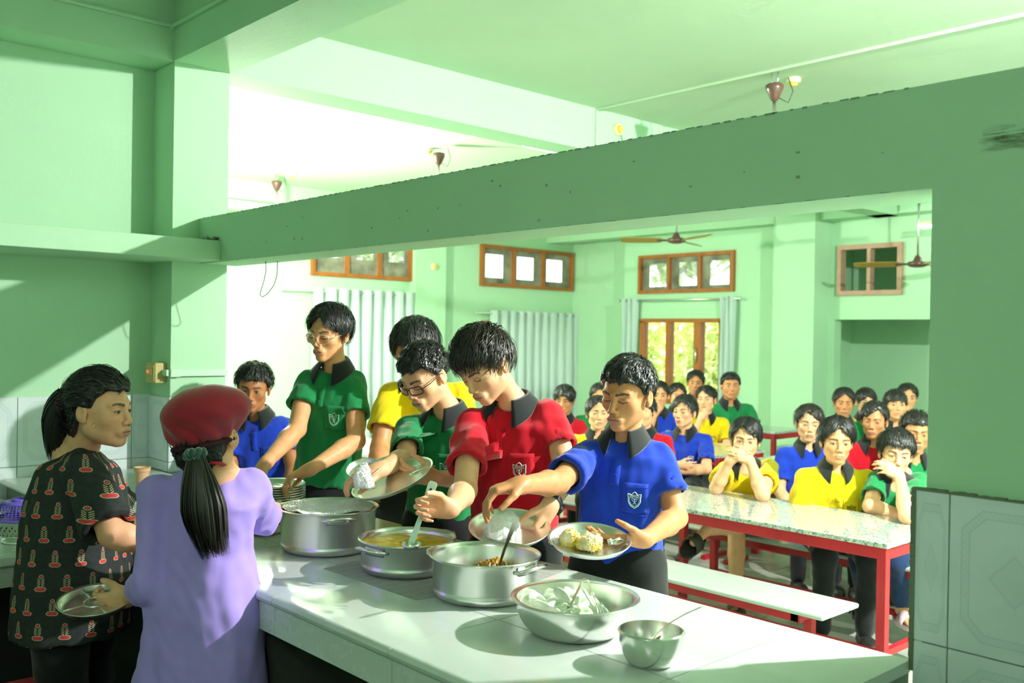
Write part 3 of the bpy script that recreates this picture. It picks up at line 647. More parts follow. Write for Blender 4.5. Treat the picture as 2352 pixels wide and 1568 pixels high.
# newspapers under the pots
def news_mat():
    m = bpy.data.materials.new('newsprint'); m.use_nodes = True; k = NT(m); b = m.node_tree.nodes['Principled BSDF']; b.inputs['Roughness'].default_value = .85
    tc = k.n('ShaderNodeTexCoord'); sp = k.n('ShaderNodeSeparateXYZ'); k.l(tc.outputs['UV'], sp.inputs[0])
    ln = k.math('GREATER_THAN', k.math('SINE', k.math('MULTIPLY', sp.outputs[1], 520)), .1)
    colm = k.math('GREATER_THAN', k.math('FRACT', k.math('MULTIPLY', sp.outputs[0], 7)), .1)
    wd = k.noise(160, 2, coord='UV'); txt = k.math('MULTIPLY', k.math('MULTIPLY', ln, colm), k.math('GREATER_THAN', wd.outputs[0], .46))
    base = k.mix(k.math('MULTIPLY', txt, .75), (.44, .46, .42), (.08, .08, .08))
    vr = k.n('ShaderNodeTexVoronoi'); vr.distance = 'CHEBYCHEV'; vr.inputs['Scale'].default_value = 3.4; k.l(tc.outputs['UV'], vr.inputs['Vector'])
    pick = k.math('LESS_THAN', k.n('ShaderNodeSeparateColor').outputs[0], .5)
    sc_ = k.n('ShaderNodeSeparateColor'); k.l(vr.outputs['Color'], sc_.inputs[0]); pick = k.math('MULTIPLY', k.math('LESS_THAN', sc_.outputs[0], .32), k.math('LESS_THAN', vr.outputs['Distance'], .36))
    n2 = k.noise(9, 4, coord='UV'); pic = k.ramp(n2.outputs[0], [(.35, (.05, .06, .05)), (.48, (.35, .30, .14)), (.58, (.55, .25, .16)), (.7, (.55, .56, .5))])
    k.l(k.mix(pick, base, pic), b.inputs['Base Color']); return m
M_NEWS = news_mat()
def paper(pxs, label, lift):
    w = [atZ(u, v, ZK+lift) for u, v in pxs]; n = len(w); mb = MB(); mb.add(w+[p_-V3(0, 0, .0006) for p_ in w], [tuple(range(n)), tuple(range(2*n-1, n-1, -1))]+[(i, n+i, n+(i+1) % n, (i+1) % n) for i in range(n)])
    o = mb.obj('newspaper', M_NEWS); uv = o.data.uv_layers.new(name='UVMap'); o_ = w[0]; ex = unit(w[1]-w[0]); ey = np.cross(V3(0, 0, 1), ex)
    for lp in o.data.loops:
        d = np.array(o.data.vertices[lp.vertex_index].co)-o_; uv.data[lp.index].uv = (d @ ex/.3, d @ ey/.3)
    return tag(o, label, 'newspaper')
paper([(742, 1305), (955, 1378), (1120, 1352), (1010, 1300), (816, 1287)], 'printed newspaper sheet spread under the dal pot', .0008)
paper([(1190, 1352), (1296, 1311), (1300, 1304), (1292, 1298), (1200, 1280), (1080, 1300)], 'printed newspaper sheet showing behind the curry pot', .0009)
# ------------------------------------------------------------------ plates, cutlery basin, cup, colander
M_PLATE = mat('plate_steel', (.82, .83, .80), .30, 1.0)
def thali_mesh(r, comp=True, h=.022):
    m = MB(); m.lathe([(0, 0), (r*.80, 0), (r*.88, .004), (r*.945, h*.8), (r*.985, h), (r, h-.002), (r*.99, h-.004), (r*.955, h*.75-.002), (r*.885, .001), (r*.80, -.003), (0, -.003)], n=56); return m.mesh('plate')
def thali_dividers(r, h=.016):
    m = MB(); rc = r*.30
    m.tube([V3(rc*math.cos(a)-.1*r, rc*math.sin(a), h*.55) for a in np.linspace(0, 2*math.pi, 33)], .0032, 6, caps=False)
    for a in (0.15, 1.35, 2.8, 4.4):
        d = V3(math.cos(a), math.sin(a), 0); m.tube([d*rc*1.0+V3(-.1*r, 0, h*.5), d*r*.6+V3(-.05*r, 0, h*.55), d*r*.92+V3(0, 0, h*.7)], .0032, 6)
    return m.mesh('dividers')
tm = thali_mesh(.130); tm.shade_smooth(); tm.materials.append(M_PLATE); td = thali_dividers(.130); td.shade_smooth(); td.materials.append(M_PLATE)
stack = atZ(626, 1112, .975)
ordn = ['bottom', 'second', 'third', 'fourth', 'fifth', 'sixth', 'seventh', 'eighth', 'top']
for i in range(9):
    e = empty('compartment_plate', V3(stack[0], stack[1], ZK+.004+i*.0095), '%s steel compartment plate of the stack under the tall boy\'s hands' % (ordn[i]+(' (counting up)' if 0 < i < 8 else '')), 'plate', 'stacked compartment plates')
    for nm, me in (('dish', tm), ('dividers', td)):
        o = bpy.data.objects.new(nm, me); COL.objects.link(o); o.parent = e
    e.rotation_euler = (0, 0, i*.35)
bs = atZ(602, 1222, ZK); 
bn = bowl((bs[0], bs[1]), .105, .085, .06, 'steel basin of forks and spoons behind the purple-clad woman', True, 'cutlery_basin')
q = random.Random(8)
def fork(a, b, label, grp=None, cat='fork'):
    a, b = np.asarray(a, float), np.asarray(b, float); d = unit(b-a); side = unit(np.cross(d, CF)); e = empty('fork', a, label, cat, grp); L = np.linalg.norm(b-a)
    strip([a, a+d*L*.45, a+d*L*.62], [.008, .005, .006], side, .0009, 'handle', M_STEEL, e)
    strip([a+d*L*.6, a+d*L*.68, a+d*L*.76], [.006, .017, .018], side, .0009, 'neck', M_STEEL, e)
    for k in (-1.5, -.5, .5, 1.5): strip([a+d*L*.75+side*k*.0045, a+d*L+side*k*.0045], .0022, side, .0008, 'tine', M_STEEL, e)
    return e
for i in range(9):
    c = V3(bs[0], bs[1], ZK+.045); a = q.uniform(0, 6.28); t = c+V3(.07*math.cos(a), .07*math.sin(a), .02+.04*q.random()); s = c-V3(.05*math.cos(a), .05*math.sin(a), .015)
    if i % 3: spoon('table_spoon', t, s, 'steel spoon lying in the cutlery basin').__setitem__('group', 'spoons in the cutlery basin')
    else: fork(s, t, 'steel fork lying in the cutlery basin', 'forks in the cutlery basin')
fork(atT(618, 1205, 3.28), atT(620, 1153, 3.30), 'upright steel fork sticking out of the cutlery basin')
cp = atZ(326, 1130, ZK)
cu = empty('plastic_cup', cp, 'beige ribbed plastic tumbler on the counter by the corner column', 'cup')
MB().lathe([(0, 0), (.026, 0), (.030, .09), (.034, .092), (.034, .108), (.031, .108), (.029, .09), (.025, .004), (0, .004)], cp, 32).obj('body', mat('beige_plastic', srgb(214, 170, 130), .4), cu, auto=40)
MB().tube([cp+V3(.034*math.cos(a), .034*math.sin(a), .107) for a in np.linspace(0, 6.283, 33)], .0025, 6, caps=False).obj('rim', MATS['beige_plastic'], cu, True)
cl = atZ(46, 1243, .80); co = empty('colander', cl, 'perforated steel colander on the side counter', 'colander')
MB().lathe([(0, .004), (.055, .0), (.058, .012), (.045, .016), (.06, .022), (.082, .045), (.094, .075), (.100, .08), (.098, .083), (.09, .076), (.078, .047), (.05, .022), (0, .02)], cl, 56).obj('bowl', M_STEEL, co, auto=50)
MB().lathe([(.040, 0), (.062, .0), (.06, .008), (.046, .016)], cl, 40).obj('foot', M_STEEL, co, True)
hm = MB()
for ring, (r, z) in enumerate(((.072, .034), (.080, .044), (.086, .054), (.091, .064))):
    for k in range(28):
        a = 2*math.pi*(k+.5*(ring % 2))/28; p_ = cl+V3(r*math.cos(a), r*math.sin(a), z); hm.box(p_-.0016, p_+.0016)
hm.obj('perforations', M_DARK, co)['kind'] = 'stuff'
M_PURPLE = mat('purple_plastic', srgb(112, 92, 200), .4, spec=.4)
bk = empty('plastic_basket', cl+V3(0, 0, .084), 'purple plastic sieve basket upturned on the colander', 'basket')
bm_ = MB(); R0, H0 = .093, .062
for k in range(44):
    a = 2*math.pi*k/44; bm_.tube([cl+V3(R0*f*math.cos(a), R0*f*math.sin(a), .086+H0*z) for f, z in ((1, 0), (.95, .45), (.85, .75), (.66, .97))], .0016 if k % 11 else .008, 4)
for f, z in ((.995, .1), (.985, .22), (.97, .34), (.95, .46), (.92, .58), (.88, .69), (.82, .80), (.75, .89)):
    bm_.tube([cl+V3(R0*f*math.cos(a), R0*f*math.sin(a), .086+H0*z) for a in np.linspace(0, 6.2832, 45)], .0014, 4, caps=False)
bm_.obj('mesh_wall', M_PURPLE, bk, True)
MB().lathe([(.096, 0), (.097, .008), (.090, .008), (.090, 0)], cl+V3(0, 0, .084), 48).obj('rim', M_PURPLE, bk, True)
MB().lathe([(.066, 0), (.066, .006), (.04, .008), (0, .008)], cl+V3(0, 0, .084+H0*.93), 40).obj('base', M_PURPLE, bk, True)
MB().lathe([(.03, 0), (.03, .008), (.024, .008)], cl+V3(0, 0, .084+H0*1.05), 30).obj('foot_ring', M_PURPLE, bk, True)
# ------------------------------------------------------------------ electrics: switch, wires, fans, tubes
M_IVORY = mat('old_ivory_plastic', srgb(206, 192, 120), .45, var=.3, vscale=20)
M_YEL = mat('aged_yellow_plastic', srgb(226, 190, 90), .4)
xa, xb = atY(335, 855, -.2)[0], atY(356, 855, -.2)[0]; z0, z1 = atY(340, 878, -.2)[2], atY(340, 832, -.2)[2]
sb = empty('switch_box', ((xa+xb)/2, -.15, z0), 'yellowed switch box with glowing red lamp on the corner column', 'switch')
MB().box((xa, -.2, z0), (xb, -.141, z1), .004).obj('box', M_IVORY, sb)
MB().box((xa+.006, -.205, z0+.01), (xb-.006, -.198, z1-.01), .002).obj('cover', mat('cover_plastic', srgb(180, 160, 90), .45), sb)
MB().lathe([(0, .006), (.006, .004), (.008, 0)], ((xa*.66+xb*.34), -.205, (z0*.45+z1*.55)), 14, np.array([[1, 0, 0], [0, 0, -1], [0, 1, 0]], float)).obj('indicator_lamp', mat('red_lamp', (.9, .05, .03), .3, emit=(1, .06, .03, 2.0)), sb, True)
MB().box((xa*.4+xb*.6, -.211, z0*.6+z1*.4), (xa*.15+xb*.85, -.204, z0*.3+z1*.7), .002).obj('rocker', M_IVORY, sb)
td_ = empty('cable_trunking', (XCOL+.012, 0, 1.36), 'pale square cable trunking across the corner column', 'trunking')
za, zb_ = atX(400, 864, XCOL)[2], atX(400, 848, XCOL)[2]
MB().box((XCOL+.0005, -.142, za), (XCOL+.022, .152, zb_), .002).obj('duct', M_PVC, td_)
MB().box((XCOL+.0005, -.148, za-.003), (XCOL+.025, -.10, zb_+.003), .002).obj('coupling', M_PVC, td_)
MB().box((xb, -.165, za+.002), (XCOL+.01, -.1415, zb_-.002), .002).obj('elbow', M_PVC, td_)
wp = [atY(u, v, .1) for u, v in ((610, 600), (611, 622), (606, 645), (599, 668), (597, 677), (603, 682), (615, 674), (629, 655), (636, 632), (637, 600))]
tag(MB().tube(wp, .0022, 5).obj('hanging_wire', M_WIRE), 'thin black wire hanging in a loop under the lintel', 'wire')
M_FANBROWN = mat('fan_brown', srgb(96, 66, 58), .3, coat=.3); M_BLADE = mat('fan_blade', srgb(178, 140, 62), .3, .3); M_CREAM = mat('fan_cream', srgb(226, 222, 178), .4)
def fan(x, y, zm, rot, label, cup, ztop=ZC, R=.58, tilt=0):
    e = empty('ceiling_fan', (x, y, ztop), label, 'fan', 'ceiling fans of the hall'); c = V3(x, y, 0)
    hk = MB()
    for s in (-1, 1): hk.tube([c+V3(s*.022, 0, ztop), c+V3(s*.022, 0, ztop-.05), c+V3(s*.010, 0, ztop-.075)], .0035, 6)
    hk.tube([c+V3(-.012, 0, ztop-.075), c+V3(.012, 0, ztop-.075)], .006, 6).obj('hook', M_STEEL_B, e, True)
    zc_ = ztop-.07
    MB().lathe([(0, 0), (.045, -.002), (.056, -.012), (.052, -.035), (.030, -.085), (.016, -.105), (0, -.106)], (x, y, zc_), 28).obj('canopy', cup, e, True)
    MB().tube([c+V3(0, 0, zc_-.1), c+V3(0, 0, zm+.04)], .011, 10).obj('down_rod', M_STEEL_B, e, True)
    MB().lathe([(0, .085), (.018, .083), (.032, .06), (.045, .03), (.09, .018), (.105, 0), (.085, -.022), (.045, -.034), (0, -.036)], (x, y, zm), 36).obj('motor', M_FANBROWN, e, True)
    for k in range(3):
        a = rot+k*2*math.pi/3; d = V3(math.cos(a), math.sin(a), 0); s = V3(-d[1], d[0], .35)
        bl = strip([c+V3(0, 0, zm)+d*r for r in (.15, .19, .3, R-.06, R)], [.085, .11, .12, .115, .085], s, .003, 'blade', M_BLADE, e)
        strip([c+V3(0, 0, zm)+d*r for r in (.08, .13, .20)], [.03, .035, .06], s, .004, 'blade_iron', M_FANBROWN, bl)
    wr = [c+V3(.06, .05, ztop-.03), c+V3(.09, .06, ztop-.12), c+V3(.07, .04, ztop-.19), c+V3(.03, 0, ztop-.16)]
    MB().tube(wr, .003, 5).obj('flex', M_WIRE, e, True)
    return e
f3 = atZ(1780, 166, ZC); fan(f3[0], f3[1], 2.70, math.atan2(-1, .15), 'brown ceiling fan hanging nearest, its blade showing over the lintel', M_FANBROWN)
f2 = atZ(1008, 332, ZC); fan(f2[0], f2[1], 2.62, .5, 'ceiling fan in the middle of the far bay, above the lintel', M_FANBROWN)
fan(-8.85, 2.75, 2.72, 2.6, 'ceiling fan farthest left, beside the corner column', M_FANBROWN)
bf = atY(1553, 552, 6.0); fan(bf[0], bf[1], bf[2], math.radians(222), 'ceiling fan before the back window, seen below the lintel', M_FANBROWN)
rf = atY(2108, 606, 6.9); fan(rf[0], rf[1], rf[2], math.radians(200), 'ceiling fan with cream cup beside the hatch pier', M_CREAM)
def jbox(c, nrm, label):
    nrm = unit(nrm); a = unit(np.cross(nrm, V3(.3, .9, .2))); A = np.stack([a, np.cross(nrm, a), nrm], 1); e = empty('junction_box', c, label, 'junction box', 'junction boxes of the hall')
    MB().lathe([(0, .03), (.04, .028), (.045, .02), (.045, 0)], c, 20, A).obj('base', M_CREAM, e, auto=40)
    MB().lathe([(0, .05), (.022, .048), (.03, .03)], c, 20, A).obj('cap', M_YEL, e, auto=40); return e
jbox(atZ(1822, 180, ZC), (0, 0, -1), 'yellow ceiling rose beside the nearest fan'); jbox(atZ(985, 340, ZC), (0, 0, -1), 'yellow ceiling rose beside the middle fan')
jbox(V3(-8.72, 2.85, ZC), (0, 0, -1), 'yellow ceiling rose beside the farthest left fan')
jb = atX(1416, 298, XCOL); jbox(jb, (1, 0, 0), 'round yellow holder on the face of the ceiling beam')
jp = atX(996, 612, XL+.12); jbox(jp, (1, 0, 0), 'small yellow holder on the pilaster between curtains')
MB()
ph = MB().tube([jb+V3(.02, .02, -.02), jb+V3(.03, .05, -.12), jb+V3(.02, .02, -.2)], .003, 5).obj('loose_wire', M_WIRE); tag(ph, 'short loose wire below the beam holder', 'wire')
def tube_light(a, b, label):
    a, b = np.asarray(a, float), np.asarray(b, float); d = unit(b-a); e = empty('tube_light', (a+b)/2+V3(0, 0, .05), label, 'lamp', 'fluorescent tubes of the hall')
    MB().tube([a, b], .013, 12).obj('tube', mat('tube_glow', (1, 1, 1), .4, emit=(.95, 1, .97, 14)), e, True)
    s = unit(np.cross(d, V3(0, 0, 1))); mb = MB(); c = [a+s*.02+V3(0, 0, .02), a-s*.02+V3(0, 0, .02), b-s*.02+V3(0, 0, .02), b+s*.02+V3(0, 0, .02)]
    mb.add(c+[p_+V3(0, 0, .03) for p_ in c], [(0, 3, 2, 1), (4, 5, 6, 7), (0, 1, 5, 4), (1, 2, 6, 5), (2, 3, 7, 6), (3, 0, 4, 7)]).obj('batten', M_CREAM, e)
    for p_ in (a, b): MB().lathe([(0, -.02), (.014, -.02), (.014, .02), (0, .02)], p_, 12, np.stack([s, np.cross(d, s), d], 1)).obj('end_cap', M_CREAM, e)
    return e
tube_light((-5.72, 3.25, ZC-.052), (-5.72, 4.40, ZC-.052), 'white fluorescent tube on the far ceiling bay above the lintel')
tube_light((-.3, -3.4, ZC-.06), (.9, -3.4, ZC-.06), 'added fluorescent tube, unseen behind the viewer, going with the kitchen fill light')  # unseen tube, added as a body for the kitchen fill
tl = atY(2114, 522, 7.2); tube_light(tl, tl+V3(1.1, 0, 0), 'white fluorescent tube glimpsed beside the hatch pier')

# ------------------------------------------------------------------ canteen tables and benches
def table(x0, x1, y0, y1, label, z=.70, leg=.042):
    e = empty('canteen_table', ((x0+x1)/2, (y0+y1)/2, 0), label, 'table', 'granite canteen tables')
    MB().box((x0, y0, z-.022), (x1, y1, z), .003).obj('granite_top', M_GRANITE, e)
    a = .012
    for (p_, q_) in (((x0+a, y0+a, z-.075), (x1-a, y0+a+leg, z-.0225)), ((x0+a, y1-a-leg, z-.075), (x1-a, y1-a, z-.0225)), ((x0+a, y0+a+leg, z-.075), (x0+a+leg, y1-a-leg, z-.0225)), ((x1-a-leg, y0+a+leg, z-.075), (x1-a, y1-a-leg, z-.0225))): MB().box(p_, q_, .002).obj('apron_rail', M_RED, e)
    for x in (x0+a, x1-a-leg):
        for y in (y0+a, y1-a-leg): MB().box((x, y, 0), (x+leg, y+leg, z-.075), .002).obj('leg', M_RED, e)
    MB().box((x0+a+leg, y0+a+.005, .19), (x1-a-leg, y0+a+.035, .22), .002).obj('stretcher', M_RED, e)
    for x in (x0+a, x1-a-leg): MB().box((x+.005, y0+a+leg, .19), (x+.035, y1-a-leg, .22), .002).obj('stretcher', M_RED, e)
    return e
def bench(x0, x1, y0, y1, label, z=.42):
    e = empty('canteen_bench', ((x0+x1)/2, (y0+y1)/2, 0), label, 'bench', 'marble topped benches')
    MB().box((x0, y0, z-.022), (x1, y1, z), .008).obj('marble_seat', M_BENCHTOP, e)
    a = .05; yc = (y0+y1)/2
    for y in (y0+.03, y1-.06): MB().box((x0+a, y, z-.062), (x1-.12, y+.03, z-.0225), .002).obj('seat_rail', M_RED, e)
    for x in (x0+.12, x1-.17):
        MB().box((x, yc-.02, .03), (x+.04, yc+.02, z-.062), .002).obj('leg', M_RED, e)
        MB().box((x, y0+.03, z-.062), (x+.04, y1-.03, z-.0225), .002).obj('seat_bearer', M_RED, e)
        MB().box((x, y0+.01, 0), (x+.04, y1-.01, .03), .002).obj('foot', M_RED, e)
    MB().box((x0+.16, yc-.015, .12), (x1-.17, yc+.015, .15), .002).obj('stretcher', M_RED, e)
    return e
tr = atZ(2038, 1250, .70)
table(-3.50, tr[0]+.0, 1.93, 2.58, 'granite table with red frame in the foreground, by the hatch pier')
bench(-3.62, -2.03, 1.60, 1.92, 'pale marble bench with red frame in front of the foreground table')
bench(-3.62, -1.75, 2.74, 3.02, 'marble bench behind the foreground table under three boys')
table(-5.75, -4.06, 1.93, 2.58, 'granite table with bright red leg, seen between the red and blue boys')
bench(-5.75, -4.1, 2.74, 3.02, 'marble bench behind the table between red and blue boys')
t2 = atZ(1655, 1046, .70)
table(t2[0]-1.65, t2[0], t2[1]-.02, t2[1]+.62, 'far granite table where the yellow-shirted boy rests his elbow')
bench(t2[0]-1.6, t2[0]+.3, t2[1]-.42, t2[1]-.12, 'marble bench in front of the far granite table')
bench(t2[0]-1.6, t2[0]+.4, t2[1]+.72, t2[1]+1.0, 'marble bench behind the far granite table')
table(-3.95, -2.2, 3.98, 4.60, 'granite table hidden behind the front row of seated boys')
bench(-4.0, -1.9, 3.55, 3.83, 'marble bench under the second row of seated boys')
bench(-4.0, -1.9, 4.85, 5.13, 'marble bench under the rear row of boys by the recess')
t5 = atZ(838, 1040, .70); table(t5[0]-1.5, t5[0]+.25, t5[1]-.05, t5[1]+.6, 'distant granite table below the leftmost curtain')
t6 = atZ(1752, 990, .70); table(t6[0]-1.2, t6[0]+.12, t6[1]+.02, t6[1]+.6, 'distant granite table beside the square column')
# ------------------------------------------------------------------ kitchen floor clutter
br = empty('stick_broom', (-3.25, -1.75, 0), 'bundle of tied broom sticks in the dark below the side counter', 'broom'); q = random.Random(3); bb = MB()
for i in range(46):
    o_ = V3(q.uniform(-.03, .03), q.uniform(-.03, .03), q.uniform(-.03, .03)); bb.tube([V3(-3.42, -1.62, .42)+o_*.5, V3(-3.30, -1.50, .36)+o_, V3(-3.05, -1.30, .20)+o_*2.2], .0016, 4)
bb.obj('sticks', mat('straw', srgb(120, 110, 60), .8), br)
for k in range(4): MB().tube([V3(-3.31, -1.51, .365)+(.034)*(V3(.6, -.5, .4)*math.cos(a)+V3(.1, .4, .8)*math.sin(a))+V3(.012*k, .012*k, -.006*k) for a in np.linspace(0, 6.283, 13)], .003, 4, caps=False).obj('binding', mat('twine', srgb(180, 170, 130), .9), br)
rs = empty('red_stool', (-2.95, -1.28, 0), 'red metal stool standing between the two women', 'stool')
MB().box((-3.07, -1.40, .50), (-2.83, -1.16, .53), .006).obj('seat', M_RED, rs)
for sx in (-1, 1):
    for sy in (-1, 1): MB().tube([(-2.95+sx*.105, -1.28+sy*.105, .5), (-2.95+sx*.14, -1.28+sy*.14, 0)], .011, 8).obj('leg', M_RED, rs, True)
ug = V3(-2.75, -.45, 0); up_ = empty('storage_pot', ug, 'dark aluminium storage pot in the shade beneath the counter', 'pot')
MB().lathe([(0, 0), (.17, 0), (.19, .03), (.19, .40), (.20, .41), (.185, .41), (.18, .03), (0, .01)], ug, 40).obj('body', mat('dull_aluminium', (.25, .26, .25), .45, 1.0), up_, auto=40)
MB().lathe([(.20, .412), (.19, .43), (.05, .45), (.03, .47), (0, .472)], ug, 40).obj('lid', MATS['dull_aluminium'], up_, auto=40)
# ------------------------------------------------------------------ people: implicit surfaces
def s_cap(P, a, b, ra, rb):
    a = np.asarray(a, np.float32); b = np.asarray(b, np.float32); ba = b-a; q = P-a
    h = np.clip(q @ ba/(ba @ ba+1e-9), 0, 1); return np.linalg.norm(q-h[:, None]*ba, axis=1)-(ra+(rb-ra)*h)
def s_ell(P, c, r, R=None):
    q = P-np.asarray(c, np.float32)
    if R is not None: q = q @ np.asarray(R, np.float32)
    r = np.asarray(r, np.float32); k0 = np.linalg.norm(q/r, axis=1); k1 = np.linalg.norm(q/(r*r), axis=1)+1e-9; return k0*(k0-1)/k1
def smin(a, b, k): h = np.clip(.5+.5*(b-a)/k, 0, 1); return b*(1-h)+a*h-k*h*(1-h)
def smax(a, b, k): return -smin(-a, -b, k)
def surfnet(f, lo, hi, h, blk=4):
    lo = np.asarray(lo, float); hi = np.asarray(hi, float); n = np.ceil((hi-lo)/h/blk).astype(int)*blk+1
    nb = (n-1)//blk+1
    cb = [lo[i]+(np.arange(nb[i])*blk+blk/2-.5)*h for i in range(3)]
    G = np.stack(np.meshgrid(*cb, indexing='ij'), -1).reshape(-1, 3).astype(np.float32)
    cd = f(G).reshape(nb); act = np.abs(cd) < blk*h*1.25
    up = lambda A: A.repeat(blk, 0).repeat(blk, 1).repeat(blk, 2)[:n[0], :n[1], :n[2]]
    F = np.where(up(cd) < 0, -1.0, 1.0).astype(np.float32); m = up(act); idx = np.argwhere(m)
    F[m] = f((lo+idx*h).astype(np.float32)); S = F < 0
    c = [S[i:n[0]-1+i, j:n[1]-1+j, k:n[2]-1+k] for i in (0, 1) for j in (0, 1) for k in (0, 1)]
    cnt = sum(x.astype(np.int8) for x in c); mix = (cnt > 0) & (cnt < 8); cells = np.argwhere(mix)
    if len(cells) == 0: return np.zeros((0, 3)), np.zeros((0, 4), int)
    vid = np.full(mix.shape, -1, np.int64); vid[mix] = np.arange(len(cells))
    off = np.array([(i, j, k) for i in (0, 1) for j in (0, 1) for k in (0, 1)]); fv = [F[tuple((cells+o).T)] for o in off]
    acc = np.zeros((len(cells), 3)); w = np.zeros(len(cells))
    for a in range(8):
        for b in range(a+1, 8):
            if np.abs(off[a]-off[b]).sum() != 1: continue
            cr = (fv[a] < 0) != (fv[b] < 0); t = fv[a]/(fv[a]-fv[b]+1e-12); p_ = off[a]+np.clip(t, 0, 1)[:, None]*(off[b]-off[a]); acc[cr] += p_[cr]; w[cr] += 1
    V = lo+(cells+acc/w[:, None])*h; Q = []
    for ax in range(3):
        o1, o2 = [(1, 2), (2, 0), (0, 1)][ax]; sl0 = [slice(None)]*3; sl1 = [slice(None)]*3; sl0[ax] = slice(0, n[ax]-1); sl1[ax] = slice(1, n[ax])
        A, B = S[tuple(sl0)], S[tuple(sl1)]; e = np.argwhere(A != B); e = e[(e[:, o1] > 0) & (e[:, o2] > 0) & (e[:, o1] < n[o1]-1) & (e[:, o2] < n[o2]-1)]
        ins = A[tuple(e.T)]; d1 = np.zeros(3, int); d2 = np.zeros(3, int); d1[o1] = 1; d2[o2] = 1
        q = np.stack([vid[tuple((e-d1-d2).T)], vid[tuple((e-d2).T)], vid[tuple(e.T)], vid[tuple((e-d1).T)]], 1)
        q[~ins] = q[~ins][:, ::-1]; Q.append(q)
    Q = np.concatenate(Q); return V, Q[(Q >= 0).all(1)]
def relax(V, Q, it=1, lam=.5):
    for _ in range(it):
        s = np.zeros_like(V); c = np.zeros(len(V))
        for k in range(4):
            np.add.at(s, Q[:, k], V[Q[:, (k+1) % 4]]); np.add.at(s, Q[:, k], V[Q[:, (k+3) % 4]]); np.add.at(c, Q[:, k], 2)
        c = np.maximum(c, 1); V = V+lam*(s/c[:, None]-V)
    return V
def vnormals(V, Q):
    n = np.cross(V[Q[:, 2]]-V[Q[:, 0]], V[Q[:, 3]]-V[Q[:, 1]]); N = np.zeros_like(V)
    for k in range(4): np.add.at(N, Q[:, k], n)
    return N/(np.linalg.norm(N, axis=1)[:, None]+1e-12)
def wave(P, seed, f=1.0, n=6, stretch=(1, 1, 1)):
    q = np.random.default_rng(seed); out = np.zeros(len(P)); P = P*np.asarray(stretch)
    for i in range(n):
        d = q.standard_normal(3); d /= np.linalg.norm(d); out += np.sin(P @ d*f*(1+.35*i)*6.283+q.random()*6.28+1.3*np.sin(P @ np.roll(d, 1)*f*4+i))/(1+.4*i)
    return out/2.2

# camera-relative directions and head frames
HR = unit(V3(CR[0], CR[1], 0)); HB = unit(V3(-CF[0], -CF[1], 0))
def D(x, y, z): return unit(CR*x+CU*y-CF*z)
def frame(yaw, pitch=0, roll=0):
    y, p_ = math.radians(yaw), math.radians(pitch); f = HR*math.sin(y)*math.cos(p_)+HB*math.cos(y)*math.cos(p_)+V3(0, 0, math.sin(p_))
    r = unit(np.cross(f, V3(0, 0, 1))); u = np.cross(r, f); a = math.radians(roll); r2 = r*math.cos(a)+u*math.sin(a); u2 = np.cross(r2, f)
    return np.stack([r2, f, u2], 1)          # columns: person's right, forward, up

